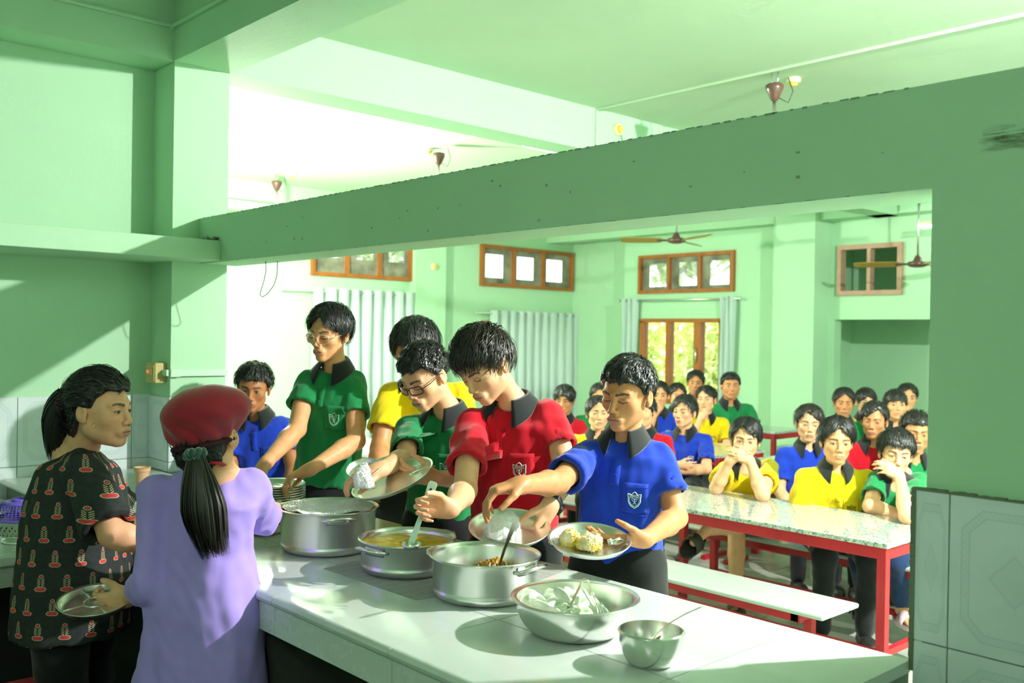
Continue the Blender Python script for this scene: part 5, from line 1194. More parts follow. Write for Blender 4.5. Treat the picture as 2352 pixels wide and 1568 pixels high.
def stand_legs(pel, fb, s=1.0, spread=.085):
    rb = unit(np.cross(fb, V3(0, 0, 1))); hip = V3(pel[0], pel[1], min(pel[2]+.03, .88)); caps = [(hip+rb*.05, hip-rb*.05, .115*s, .115*s)]; sh = []
    for k in (-1, 1):
        a = hip+rb*spread*k-V3(0, 0, .08); kn = V3(*(hip[:2]+rb[:2]*spread*k), .46)+fb*.015; an = V3(*(hip[:2]+rb[:2]*spread*k*1.1), .09)-fb*.01
        caps += [(a, kn, .085*s, .062*s), (kn, an, .062*s, .052*s)]; sh.append((V3(an[0], an[1], 0)+fb*.03, fb, 'shoe', M_SHOE, None))
    return dict(caps=caps, shoes=sh)
def sit_legs(pel, fb, s=1.0, knee=.36, z=.47, feet=True, spread=.11, back=.06):
    rb = unit(np.cross(fb, V3(0, 0, 1))); fh = unit(V3(fb[0], fb[1], 0)); hip = V3(pel[0], pel[1], z+.06); caps = [(hip+rb*.06, hip-rb*.06, .11*s, .11*s)]; sh = []
    for k in (-1, 1):
        kn = V3(hip[0], hip[1], z)+fh*knee+rb*spread*k; an = V3(kn[0], kn[1], .09)-fh*back; caps += [(hip+rb*.075*k, kn, .085*s, .060*s), (kn, an, .060*s, .048*s)]
        if feet: sh.append((V3(an[0], an[1], 0)+fh*.03, fh, 'shoe', M_SHOE, None))
    return dict(caps=caps, shoes=sh)
def glasses(m, r=.0016, w=.024, hgt=.018, rnd=.5, lens=True):
    def fn(e, H, R, hs):
        T = lambda x, y, z: xf(V3(x, y, z)[None], R, H, hs)[0]
        g = bpy.data.objects.new('glasses', None); COL.objects.link(g); g.parent = e; g.location = Vector(tuple(T(0, .1, -.004)-np.array(e.location))); g['label'] = 'pair of spectacles'
        g2 = g
        bpy.context.view_layer.update()
        def ob(mb, name, mm, sm=True):
            o = mb.obj(name, mm, None, sm); o.parent = g2; o.matrix_parent_inverse = g2.matrix_world.inverted(); return o
        for sx in (-1, 1):
            lp = []
            for a in np.linspace(0, 2*math.pi, 29):
                c, s_ = math.cos(a), math.sin(a); x = w*np.sign(c)*abs(c)**rnd; z = hgt*np.sign(s_)*abs(s_)**rnd; lp.append(T(sx*.033+x, .104-.012*((abs(sx*.033+x))/.05)**2, -.006+z))
            ob(MB().tube(lp, r, 6, caps=False), 'rim', m)
            if lens: ob(MB().add(lp[:-1], [tuple(range(len(lp)-1))]), 'lens', MATS['window_glass'], False)
            ob(MB().tube([T(sx*(.033+w), .094, -.002), T(sx*.080, .06, .001), T(sx*.085, -.005, .004), T(sx*.082, -.02, -.008)], r*.9, 6), 'temple', m)
        ob(MB().tube([T(-.010, .104, 0), T(0, .107, .003), T(.010, .104, 0)], r, 6), 'bridge', m)
    return fn
def W(u, v, t): return atT(u, v, t)
def polo_boy(label, head, nbp, pelp, face, body_yaw, R_, L_, shirt, **kw):
    """px+depth joints. R_/L_: (shoulder, elbow, wrist, hand tuple or None, sleeve fraction)"""
    fb = frame(body_yaw)[:, 1]; dq = lambda a, k=.06: (a[0], a[1], a[2]+k); c = lambda A: (W(*dq(A[0])), W(*dq(A[1], .03)), W(*A[2]), A[3], A[4]); pel = W(*dq(pelp)); head, nbp = dq(head), dq(nbp)
    return person(label, W(*head), face, W(*nbp), pel, fb, {'r': c(R_), 'l': c(L_)}, shirt, legs=kw.pop('legs', None) or stand_legs(pel, fb, kw.get('s', 1.0)), **kw)
# ------------------------------------------------------------------ boys in the serving line
GQ = 'boys queueing at the serving counter'
M_GCLEAR = mat('clear_frame', srgb(214, 206, 176), .25, .4); M_GBLK = mat('black_frame', (.012, .012, .014), .3)
polo_boy('boy in blue polo nearest the camera reaching over the pots with a plate', (1440, 903, 2.84), (1436, 1012, 2.88), (1418, 1305, 2.86), (-38, -14, 4), -22,
         ((1342, 1052, 2.86), (1282, 1108, 2.66), (1200, 1113, 2.48), (D(-.9, -.12, .35), D(-.15, -.95, .15), 1, 'hang'), .72),
         ((1515, 1050, 2.86), (1553, 1188, 2.80), (1482, 1238, 2.58), (D(-.96, .02, .15), D(-.05, .88, -.35), -1, (14, 16, 10), .93, .30), .62),
         'blue', hair='short', hs=.90, skin='tan', s=.90, group=GQ, opt=dict(eyes='closed'), hopt=dict(len=.034, lift=.26, fwd=.02, grav=.05), vol=.010, badge='pocket_emblem', extras=[])
polo_boy('boy in red polo with tousled hair stirring the dal pot', (1112, 838, 3.02), (1178, 940, 3.12), (1182, 1285, 3.12), (-42, -38, -6), -26,
         ((1082, 972, 3.10), (1068, 1125, 2.90), (1036, 1168, 2.70), (D(-.86, .1, .3), D(.25, -.1, .95), 1, (50, 62, 38)), .66),
         ((1262, 950, 3.10), (1303, 1085, 3.02), (1264, 1160, 2.86), (D(-.40, -.85, .25), D(-.75, -.1, -.55), -1, 'soft'), .58),
         'red', hair='mid', hs=.95, skin='fair', s=1.0, group=GQ, opt=dict(eyes='closed'), hopt=dict(len=.085, lift=.30, fwd=.10, grav=.22), vol=.014, badge='pocket_emblem', hairm=M_HAIRB)
polo_boy('boy in green polo and black spectacles tipping rice from his plate', (975, 862, 3.32), (1028, 955, 3.42), (1015, 1215, 3.42), (-38, -32, -4), -30,
         ((938, 985, 3.40), (932, 1052, 3.22), (876, 1078, 3.06), (D(-.85, -.1, .35), D(-.1, -.9, -.2), 1, 'soft'), .80),
         ((1085, 985, 3.44), (1075, 1100, 3.30), (1000, 1098, 3.14), (D(-.9, .15, .3), D(.1, .4, -.9), -1, 'soft'), .6),
         'green', hair='short', hs=.94, skin='fair', s=.95, group=GQ, opt=dict(eyes='closed'), hopt=dict(len=.028, lift=.5, fwd=.05, grav=.0), vol=.008, badge='pocket_emblem', extras=[glasses(M_GBLK, .0020, .026, .016, .45)])
polo_boy('tall boy in yellow polo with bowl-cut fringe behind the spectacled boy', (955, 800, 3.85), (975, 880, 3.92), (945, 1170, 3.92), (-45, -26, -6), -32,
         ((893, 905, 3.90), (872, 1030, 3.80), (868, 1095, 3.62), (D(-.3, -.4, .8), D(.6, -.4, -.3), 1, 'soft'), .66),
         ((1062, 905, 3.94), (1066, 1040, 3.85), (980, 1100, 3.62), (D(-.9, 0, .3), D(0, .5, -.8), -1, 'soft'), .6),
         'yellow', hair='fringe', hs=.99, skin='tan', s=1.02, group=GQ, opt=dict(eyes='closed'), hopt=dict(len=.07, lift=.06, fwd=.06, grav=.35, part=-.02), vol=.012)
polo_boy('tall boy in green polo and clear spectacles lifting plates from the stack', (757, 764, 3.92), (768, 852, 3.98), (752, 1108, 4.0), (-26, -13, 4), -18,
         ((706, 878, 3.98), (682, 985, 3.86), (612, 1062, 3.66), (D(-.62, -.66, .3), D(.5, -.75, -.3), 1, 'grip'), .52),
         ((812, 878, 3.98), (818, 1012, 3.86), (712, 1078, 3.66), (D(-.90, -.30, .25), D(.2, -.92, .1), -1, 'hang'), .58),
         'green', hair='mid', hs=.95, skin='mid', s=1.0, group=GQ, opt=dict(eyes='closed', jaw=.96), hopt=dict(len=.075, lift=.14, fwd=.02, grav=.3, part=.0), vol=.013, badge='pocket_emblem', extras=[glasses(M_GCLEAR, .0014, .025, .020, .6)])
polo_boy('wavy-haired boy in blue polo half hidden behind the red cap', (582, 890, 4.52), (590, 960, 4.58), (612, 1150, 4.58), (6, -12, 3), 0,
         ((540, 985, 4.58), (528, 1080, 4.50), (560, 1130, 4.35), (D(.5, -.5, .6), D(.3, -.6, -.5), 1, 'soft'), .7),
         ((648, 980, 4.58), (674, 1075, 4.52), (668, 1140, 4.40), (D(-.3, -.9, .3), D(-.8, 0, -.3), -1, 'soft'), .66),
         'blue', hair='short', hs=.92, skin='brown', s=1.0, group=GQ, opt=dict(eyes='open'), hopt=dict(len=.05, lift=.4, fwd=.02, grav=.05), vol=.014, badge='pocket_emblem')
# wrist watch on the red boy
wa = empty('wrist_watch', W(1263, 1158, 2.87), 'chunky black digital watch on the red-shirted boy\'s wrist', 'watch'); wc, wd_ = W(1266, 1154, 2.875), unit(W(1264, 1160, 2.86)-W(1303, 1085, 3.02))
a1 = unit(np.cross(wd_, CF)); a2 = np.cross(wd_, a1); ring = [wc+.030*(a1*math.cos(a)+a2*math.sin(a)) for a in np.linspace(0, 6.283, 25)]
rv = []; 
for p_, a in zip(ring, np.linspace(0, 6.283, 25)):
    n_ = a1*math.cos(a)+a2*math.sin(a); rv += [p_-wd_*.010, p_+wd_*.010, p_+wd_*.010+n_*.004, p_-wd_*.010+n_*.004]
MB().add(rv, [(i*4+k, i*4+(k+1) % 4, i*4+4+(k+1) % 4, i*4+4+k) for i in range(24) for k in range(4)]).obj('strap', M_SHOE, wa)
fc = wc+(a1*.8-a2*.0)*.040; n_ = a1; tt = np.cross(wd_, n_)
MB().prism(rounded_rect(.030, .032), wc+n_*.031, wd_, tt, n_*.010).obj('case', M_SHOE, wa); MB().prism(rounded_rect(.020, .020), wc+n_*.041, wd_, tt, n_*.0012).obj('display', mat('lcd', (.10, .11, .10), .2), wa)
# ------------------------------------------------------------------ the two women serving
def motif_mat():
    m = bpy.data.materials.new('block_print_cotton'); m.use_nodes = True; k = NT(m); b = m.node_tree.nodes['Principled BSDF']; b.inputs['Roughness'].default_value = .85
    tc = k.n('ShaderNodeTexCoord'); sp = k.n('ShaderNodeSeparateXYZ'); k.l(tc.outputs['UV'], sp.inputs[0]); cw, ch = .064, .070
    row = k.math('FLOOR', k.math('DIVIDE', sp.outputs[1], ch)); off = k.math('MULTIPLY', k.math('MODULO', row, 2), .5)
    x = k.math('SUBTRACT', k.math('FRACT', k.math('ADD', k.math('DIVIDE', sp.outputs[0], cw), off)), .5); y = k.math('SUBTRACT', k.math('FRACT', k.math('DIVIDE', sp.outputs[1], ch)), .5); ax = k.math('ABSOLUTE', x)
    def el(cx, cy, rx, ry): return k.math('ADD', k.math('POWER', k.math('DIVIDE', k.math('SUBTRACT', ax, cx), rx), 2), k.math('POWER', k.math('DIVIDE', k.math('SUBTRACT', y, cy), ry), 2))
    p1 = el(.07, -.24, .12, .075); c1 = el(0, .27, .062, .06)
    red = k.math('MAXIMUM', k.math('LESS_THAN', p1, 1), k.math('LESS_THAN', c1, .7))
    ring = k.math('MAXIMUM', k.math('LESS_THAN', k.math('ABSOLUTE', k.math('SUBTRACT', p1, 1.45)), .38), k.math('LESS_THAN', k.math('ABSOLUTE', k.math('SUBTRACT', c1, 1.7)), .55))
    ch_ = None
    for c in (-.10, -.02, .06, .14):
        g = k.math('LESS_THAN', k.math('ABSOLUTE', k.math('SUBTRACT', k.math('SUBTRACT', y, k.math('MULTIPLY', ax, .8)), c-.06)), .020); ch_ = g if ch_ is None else k.math('MAXIMUM', ch_, g)
    ch_ = k.math('MULTIPLY', ch_, k.math('MULTIPLY', k.math('LESS_THAN', ax, .13), k.math('GREATER_THAN', ax, .02)))
    line = k.math('MAXIMUM', ring, ch_); nz = k.noise(70, 3, coord='UV')
    base = k.mix(k.ramp(nz.outputs[0], [(.4, (0, 0, 0)), (.7, (1, 1, 1))]), srgb(40, 46, 46), srgb(30, 35, 35))
    base = k.mix(line, base, srgb(196, 176, 140)); base = k.mix(red, base, srgb(214, 60, 66)); k.l(base, b.inputs['Base Color']); return m
M_MOTIF = motif_mat()
def strands(p0, p1, p2, r0, r1, n, seed, K=9, wid=.0030, taper=.35):
    q = np.random.default_rng(seed); V = []; Q = []
    a = unit(p2-p0); s1 = unit(np.cross(a, CF)); s2 = np.cross(a, s1)
    for i in range(n):
        th = q.random()*6.283; rr = math.sqrt(q.random()); L = .72+.34*q.random(); b = len(V)
        for j in range(K):
            t = j/(K-1)*L; c = p0*(1-t)**2+2*p1*t*(1-t)+p2*t*t; r = r0+(r1-r0)*math.sin(min(t*1.25, 1)*math.pi/2); r *= (1-taper*max(0, t-.6)/.4)
            p_ = c+(s1*math.cos(th+.5*t)+s2*math.sin(th+.5*t)*.6)*r*rr; out = unit(p_-c+1e-6*s1); w = wid*(1-.75*(j/(K-1))**2); sd_ = unit(np.cross(a, out)); V += [p_-sd_*w, p_+out*w*.7, p_+sd_*w]
        for j in range(K-1): Q += [(b+j*3, b+j*3+1, b+j*3+4, b+j*3+3), (b+j*3+1, b+j*3+2, b+j*3+5, b+j*3+4)]
    return np.array(V), np.array(Q)
def uv_wrap(o, c, ax, rb, fw, rad):
    me = o.data; uv = me.uv_layers.new(name='UVMap'); co = np.zeros(len(me.vertices)*3, np.float32); me.vertices.foreach_get('co', co); co = co.reshape(-1, 3)-c
    li = np.zeros(len(me.loops), np.int32); me.loops.foreach_get('vertex_index', li); a = np.arctan2(co @ fw, co @ rb)*rad; v = co @ ax+10; U = np.stack([a[li]+5, v[li]], 1)
    # keep faces that straddle the seam together
    f4 = U[:, 0].reshape(-1, 4); mx = f4.max(1, keepdims=True); f4 = np.where((mx-f4) > math.pi*rad, f4+2*math.pi*rad, f4); U[:, 0] = f4.ravel(); uv.data.foreach_set('uv', U.astype(np.float32).ravel())
# woman in the printed blouse
def w1_extras(e, H, R, hs):
    V, Q = strands(W(168, 905, 2.95), W(118, 935, 2.96), W(128, 1052, 2.98), .050, .048, 420, 5); obj('hair_tail', mesh_np('hair_tail', V, Q), M_HAIR, e, True)
    c = W(142, 926, 2.93); mb = MB()
    for a in np.linspace(0, 6.283, 9)[:-1]: mb.lathe([(0, -.008), (.006, -.005), (.008, 0), (.006, .005), (0, .008)], c+CR*.012*math.cos(a)+CU*.018*math.sin(a), 8)
    mb.obj('hair_claw', mat('plum_plastic', srgb(70, 20, 44), .25), e, True)
    ec = W(216, 977, 2.85); MB().tube([ec+CR*.005*math.cos(a)+CU*.007*math.sin(a) for a in np.linspace(0, 6.283, 15)], .0011, 6, caps=False).obj('earring', mat('gold', srgb(214, 170, 70), .25, 1.0), e, True)
fb1 = frame(88)[:, 1]; pel1 = W(168, 1452, 2.96)
w1, A1 = person('woman in dark block-printed blouse with black clipped hair at the left', W(231, 938, 2.96), (80, -4, 0), W(186, 1034, 3.0), pel1, fb1,
                {'r': (W(196, 1088, 2.86), W(258, 1226, 2.74), W(352, 1252, 2.80), (D(.95, -.1, -.2), D(0, -.9, -.3), 1, 'soft'), .90), 'l': (W(205, 1075, 3.12), W(285, 1200, 3.16), W(380, 1225, 3.08), (D(.95, -.1, 0), D(0, -.9, -.3), -1, 'soft'), .8)},
                'red', hair='long', hs=.98, skin='fair', s=1.04, group='women serving in the kitchen', opt=dict(fat=.6, lip=(.55, .22, .2)), hopt=dict(len=.11, lift=.02, grav=.1, ears=True, swept=True), vol=.012, smat=M_MOTIF, shirt_name='blouse', collar_on=False,
                sopt=dict(round_neck=True, ws=(.185, .185, .175, .172, .150, .09), ds=(.150, .152, .138, .128, .098, .07), sleeve=1.15), legs=stand_legs(pel1+V3(0, 0, .1), fb1, 1.08), extras=[w1_extras])
for o_ in w1.children:
    if o_.name.startswith('blouse'): uv_wrap(o_, pel1, *A1[:3], .165)
# woman in lilac with the red cap
def w2_extras(e, H, R, hs):
    c = W(474, 948, 2.574); T = np.stack([unit(CR*.95+CU*.18), unit(-CF), unit(CU*.95-CR*.18)], 1)
    def f(P):
        q = (P-c) @ T; d = s_ell(q.astype(np.float32), (0, 0, .006), (.122, .118, .070)); d = smin(d, s_ell(q.astype(np.float32), (-.022, 0, -.046), (.086, .094, .050)), .03)
        d = d+.0035*np.sin(np.arctan2(q[:, 0], q[:, 1])*9+4*q[:, 2]/.05)*np.clip(-q[:, 2]/.05+.4, 0, 1)+.003*wave(q, 11, 5, 5); return np.maximum(d, -(q[:, 2]+.084))
    V, Q = surfnet(f, c-.17, c+.17, .006); V = relax(V, Q, 1, .4); cap = obj('cap', mesh_np('cap', V, Q), mat('maroon_cloth', srgb(160, 18, 44), .8, sheen=.3), e, True); cap['label'] = 'puffy maroon cook\'s cap'
    b = c+T @ V3(-.022, 0, -.082); MB().tube([b+T @ V3(.079*math.cos(a), .086*math.sin(a), 0) for a in np.linspace(0, 6.283, 41)], .008, 8, caps=False).obj('cap_band', mat('maroon_dark', srgb(52, 10, 22), .8), cap, True)
    s = W(448, 1042, 2.474); rr = unit(W(455, 1100, 2.469)-s); a1 = unit(np.cross(rr, CF)); a2 = np.cross(rr, a1); sc_ = MB()
    sc_.tube([s+(a1*math.cos(a)+a2*math.sin(a))*(.018+.004*math.sin(9*a))+rr*.004*math.sin(7*a) for a in np.linspace(0, 6.283, 61)], [.0105+.003*math.sin(13*a) for a in np.linspace(0, 6.283, 61)], 8, caps=False)
    sc_.obj('scrunchie', mat('green_velvet', srgb(16, 74, 62), .7, sheen=.8), e, True)
    V, Q = strands(W(448, 1030, 2.479), W(455, 1140, 2.437), W(492, 1266, 2.458), .013, .064, 760, 8, 10, .0030); obj('ponytail', mesh_np('ponytail', V, Q), M_HAIRB, e, True)
    MB().tube([W(455, 1066, 2.553), W(470, 1063, 2.516), W(490, 1062, 2.511), W(508, 1064, 2.521), W(522, 1070, 2.564)], .0045, 6).obj('apron_string', mat('red_tape', srgb(200, 40, 60), .7), e, True)
fb2 = frame(163)[:, 1]; pel2 = V3(*(W(458, 1500, 2.606)[:2]), .50)
person('woman in lilac tunic and maroon cap seen from behind with a long ponytail', W(478, 992, 2.595), (168, -6, 0), W(486, 1080, 2.585), pel2, fb2,
       {'l': (W(362, 1132, 2.585), W(348, 1338, 2.553), W(296, 1370, 2.701), (D(-.93, -.28, -.2), D(.15, .35, -.9), -1, 'soft'), 1.40), 'r': (W(580, 1128, 2.606), W(600, 1186, 2.806), W(628, 1172, 3.059), (D(.3, -.1, -.9), D(0, -.9, -.2), 1, 'grip'), 1.30)},
       'lilac', hair='nape', hs=.98, skin='fair', s=1.0, group='women serving in the kitchen', hopt=dict(len=.05, lift=.0, grav=.0, ears=False, swept=True), vol=.000, shirt_name='tunic', collar_on=False, nstr=700,
       sopt=dict(round_neck=True, ws=(.200, .182, .156, .122, .142, .085), ds=(.145, .135, .125, .104, .092, .06), sleeve=1.06, wr=.0065), legs=stand_legs(V3(pel2[0], pel2[1], .74), fb2, .78, .06), extras=[w2_extras])
pl2 = empty('steel_plate', W(205, 1386, 2.764), 'steel plate held low by the woman in lilac', 'plate')
def plate_at(e, c, nrm, spin, r, comp=False):
    nrm = unit(nrm); a = unit(np.cross(nrm, V3(math.cos(spin), math.sin(spin), .1))); A = np.stack([a, np.cross(nrm, a), nrm], 1)
    m = MB(); m.lathe([(0, 0), (r*.80, 0), (r*.88, .004), (r*.945, .014), (r*.985, .018), (r, .016), (r*.99, .0135), (r*.955, .011), (r*.885, .001), (r*.80, -.003), (0, -.003)], c, 60, A); m.obj('dish', M_PLATE, e, True)
    MB().tube([c+A @ V3(r*.992*math.cos(t), r*.992*math.sin(t), .0165) for t in np.linspace(0, 6.283, 61)], .0018, 6, caps=False).obj('rim', M_PLATE, e, True)
    if comp:
        dm_ = MB(); rc = r*.30; dm_.tube([c+A @ V3(rc*math.cos(t), rc*math.sin(t), .008) for t in np.linspace(0, 6.283, 25)], .003, 6, caps=False)
        for t in (.2, 1.6, 3.2, 4.7): dm_.tube([c+A @ V3(rc*math.cos(t), rc*math.sin(t), .008), c+A @ V3(r*.9*math.cos(t), r*.9*math.sin(t), .010)], .003, 6)
        dm_.obj('dividers', M_PLATE, e, True)
    return A
plate_at(pl2, W(218, 1388, 2.70), D(.05, .95, .2), 0, .10, True)
# ------------------------------------------------------------------ what the boys hold
def lump(c, A, rx, ry, rz, seed, name, label, m, ng=1600, cat='rice', rough=.8, gm=.0055):
    def f(P):
        q = ((P-c) @ A).astype(np.float32); d = s_ell(q, (0, 0, 0), (rx, ry, rz)); d = d+rough*(.011*wave(q, seed, 11, 5)+.0034*wave(q, seed+1, 36, 5)); return np.maximum(d, -(q[:, 2]+rz*.35))
    V, Q = surfnet(f, c-max(rx, ry, rz)*1.4, c+max(rx, ry, rz)*1.4, .0035)
    return rice_obj(name, V, [tuple(q) for q in Q], ng, seed, label, m=m, cat=cat, gm=gm)
M_DRICE = mat('dal_soaked_rice', srgb(236, 206, 70), .5, var=.95, vscale=22, tint=srgb(236, 236, 224))
e = empty('steel_plate', W(1168, 1216, 2.80), 'round steel plate of white rice held by the red-shirted boy', 'plate'); A = plate_at(e, W(1170, 1220, 2.80), D(.02, .96, .27), 0, .121)
lump(W(1152, 1214, 2.79), A, .060, .044, .042, 21, 'plated_rice', 'mound of white rice on the red-shirted boy\'s plate', M_RICE, 2200)
e = empty('steel_plate', W(1353, 1248, 2.52), 'round steel plate of dal and rice held by the front blue-shirted boy', 'plate'); A = plate_at(e, W(1353, 1250, 2.52), D(.04, .97, .20), 0, .110)
lump(W(1312, 1240, 2.52), A, .028, .024, .038, 22, 'plated_rice', 'tall dal-soaked lump of rice on the front boy\'s plate', M_DRICE, 900)
lump(W(1352, 1246, 2.50), A, .040, .028, .024, 23, 'plated_rice', 'lower heap of rice with dal on the front boy\'s plate', M_DRICE, 1000)
lump(W(1283, 1243, 2.53), A, .016, .014, .014, 24, 'plated_rice', 'small white clump of rice at the edge of the front boy\'s plate', M_RICE, 300)
fork(W(1424, 1236, 2.52), W(1396, 1246, 2.50), 'steel fork lying on the front boy\'s plate')
spoon('table_spoon', W(1432, 1242, 2.53), W(1408, 1250, 2.50), 'steel spoon beside the fork on the front boy\'s plate', .014)
e = empty('steel_plate', W(902, 1108, 3.05), 'tilted steel plate held out by the spectacled boy over the rice pot', 'plate'); A = plate_at(e, W(905, 1106, 3.05), D(-.30, .86, .22), 0, .138)
lump(W(836, 1106, 2.97), np.eye(3), .034, .030, .046, 25, 'scooped_rice', 'clump of white rice sliding off the spectacled boy\'s scoop', M_RICE, 900)
e = empty('steel_saucer', W(836, 1082, 3.03), 'small steel saucer used as a rice scoop in the spectacled boy\'s hand', 'saucer'); plate_at(e, W(836, 1084, 3.05), D(-.1, .88, .45), 0, .055)
e = empty('compartment_plate', W(905, 1082, 3.55), 'steel compartment plate held by the boy in yellow behind the scoop', 'plate', 'held compartment plates'); plate_at(e, W(912, 1086, 3.52), D(-.1, .9, .35), 0, .12, True)
spoon('table_spoon', W(1000, 1070, 3.05), W(940, 1090, 3.0), 'steel spoon handle jutting from the spectacled boy\'s plate', .014, .008, .004)
# ladle with a pale plastic grip
la = empty('soup_ladle', W(949, 1237, 2.62), 'long pale green handled ladle dipped into the dal by the red-shirted boy', 'ladle'); a_, b_ = W(996, 1106, 2.68), W(945, 1245, 2.66)
strip([a_, a_+(b_-a_)*.04, a_+(b_-a_)*.2, a_+(b_-a_)*.42], [.018, .026, .022, .013], CR, .006, 'grip', mat('pale_grip', srgb(196, 222, 204), .3), la)
strip([a_+(b_-a_)*.40, a_+(b_-a_)*.7, b_], [.013, .015, .017], CR, .003, 'stem', mat('pale_stem', srgb(186, 214, 198), .25, .3), la)
MB().lathe([(0, -.004), (.0035, -.004), (.0035, .004), (0, .004)], a_+(b_-a_)*.12-CF*.006, 12, np.stack([CR, CU, -CF], 1)).obj('hang_hole', M_DARK, la)
MB().lathe([(0, -.02), (.02, -.016), (.03, 0), (.028, 0), (.018, -.014), (0, -.018)], b_-V3(0, 0, .002), 24).obj('cup', M_STEEL, la, True)
# ------------------------------------------------------------------ seated boys waiting in the hall
GS = 'boys seated at the canteen tables'
def seated(label, u, v, t, face, byaw, shirt, pose='lap', hs=.93, hair='mid', skin='mid', s=1.0, lean=.02, drop=.150, R_=None, L_=None, legs=None, opt=None, hopt=None, badge=None, extras=(), sw=.155, vol=.010, nb=None, pelz=.465, near=False, trousers=None, zhip=None, hairm=None):
    H = W(u, v, t); fr = frame(byaw); rb, fb = fr[:, 0], fr[:, 1]; nbp = H-V3(0, 0, drop*hs/.93)-fb*.035 if nb is None else W(*nb)
    sr, sl = nbp+rb*sw*s-V3(0, 0, .050), nbp-rb*sw*s-V3(0, 0, .050); pel = V3(nbp[0]-fb[0]*lean, nbp[1]-fb[1]*lean, pelz)
    def arm(S, k):
        if pose == 'lap': el = S-V3(0, 0, .235)+fb*.05+rb*.03*k; wr = el+fb*.17-V3(0, 0, .12)-rb*.06*k; return (S, el, wr, (fb*.8-V3(0, 0, .5)-rb*.2*k, -V3(0, 0, 1)+fb*-.3, k, 'relax'), .70)
        if pose == 'cross': el = S-V3(0, 0, .19)+fb*.12+rb*.05*k; wr = el-rb*.22*k+fb*.07+V3(0, 0, .02 if k > 0 else -.03); return (S, el, wr, (-rb*k*.95+fb*.1, -fb*.9, k, 'soft'), .72)
        if pose == 'chin':
            if k > 0: el = S-V3(0, 0, .20)+fb*.14-rb*.02; wr = H+fb*.10-V3(0, 0, .165)+rb*.05; return (S, el, wr, (V3(0, 0, .75)-rb*.55, -fb, k, 'hook'), .72)
            el = S-V3(0, 0, .20)+fb*.12+rb*.03*k; wr = el-rb*.2*k+fb*.06; return (S, el, wr, (-rb*k, -V3(0, 0, 1), k, 'soft'), .72)
        if pose == 'fwd': el = S-V3(0, 0, .20)+fb*.14+rb*.04*k; wr = el+fb*.18-rb*.10*k-V3(0, 0, .02); return (S, el, wr, (fb*.8-rb*.5*k, -V3(0, 0, 1), k, 'relax'), .72)
    cv = lambda a: tuple(np.asarray(x) if i < 3 else x for i, x in enumerate(a))
    ar = {'r': cv(R_) if R_ else arm(sr, 1), 'l': cv(L_) if L_ else arm(sl, -1)}
    return person(label, H, face, nbp, pel, fb, ar, shirt, hair=hair, hs=hs, skin=skin, near=near, group=GS, legs=legs or sit_legs(pel, fb, s), opt=opt, hopt=hopt or dict(len=.06, lift=.10, fwd=.04, grav=.28, part=.0), s=s, badge=badge, extras=extras, vol=vol, trousers=trousers, hairm=hairm)
EY = lambda g=0, **k: dict(eyes='open', gaze=g, **k)
M_SLIDE = mat('black_rubber', (.02, .02, .02), .6); M_PINK = mat('pink_foam', srgb(232, 190, 206), .6, var=.0); M_SOLE = mat('slide_print', srgb(60, 60, 48), .6)
# front row at the foreground table
fbA = frame(-8)[:, 1]
hipA = W(1740, 1200, 5.75); legA = sit_legs(hipA, fbA, .95, feet=False)
knL, ftL = W(1692, 1215, 5.50), W(1690, 1378, 5.56); knR, ftR = W(1700, 1205, 5.35), W(1622, 1218, 5.25)
hA = V3(hipA[0], hipA[1], .53)
legsA = dict(name='shorts', caps=[(hA+V3(.05, 0, 0), hA-V3(.05, 0, 0), .11, .11), (hA, hA+(knL-hA)*.85, .085, .07), (hA, hA+(knR-hA)*.8, .085, .07)],
             skin=[(hA+(knL-hA)*.7, knL, .060, .050), (knL, knL+(ftL-knL)*.35, .050, .050), (knL+(ftL-knL)*.35, ftL, .050, .030), (hA+(knR-hA)*.6, knR, .060, .050), (knR, ftR, .050, .030), (ftR, W(1594, 1245, 5.18), .030, .024), (ftL, W(1684, 1398, 5.48), .030, .024)],
             shoes=[(V3(*W(1688, 1400, 5.5)[:2], 0), fbA, 'sandal', M_SLIDE, M_SOLE)])
def lift_slide(e, H, R, hs):
    c = W(1600, 1240, 5.2); f = unit(W(1588, 1250, 5.17)-W(1622, 1222, 5.25)); n_ = D(.2, .9, .5); r = unit(np.cross(f, n_)); n_ = np.cross(r, f); poly = [((.046+.008*math.cos(a))*math.sin(a), .02+.105*math.cos(a)) for a in np.linspace(0, 6.283, 22, endpoint=False)]
    o = MB().prism(poly, c-n_*.045, r, f, n_*.018).obj('sandal', M_SLIDE, e, auto=40); V = [c-n_*.03+f*y+r*.048*math.cos(a)+n_*.07*math.sin(a) for y in (-.005, .06) for a in np.linspace(0, math.pi, 11)]
    st = obj('strap', mesh_np('strap', np.array(V), np.array([(i, i+1, 12+i, 11+i) for i in range(10)])), M_SOLE, o, True); st.modifiers.new('t', 'SOLIDIFY').thickness = .005
    lv, lfc = [], []
    for ch, a in (('A', 1.15), ('P', .80), ('E', .45)):
        cu_ = bpy.data.curves.new('glyph', 'FONT'); cu_.body = ch; cu_.size = .044; cu_.align_x = 'CENTER'; cu_.align_y = 'CENTER'; to = bpy.data.objects.new('glyph', cu_); me = to.to_mesh(); P = c-n_*.03+f*.028+r*.053*math.cos(a)+n_*.076*math.sin(a)
        tx = unit(r*.048*math.sin(a)-n_*.07*math.cos(a)); b0 = len(lv); lv += [P+tx*v.co.x-f*v.co.y for v in me.vertices]; lfc += [[b0+i for i in p_.vertices] for p_ in me.polygons]; to.to_mesh_clear(); bpy.data.objects.remove(to)
    MB().add(lv, lfc).obj('lettering', mat('strap_letters', srgb(190, 180, 96), .6), o)
elR, elL = atZ(1645, 1120, .735), atZ(1752, 1136, .735)
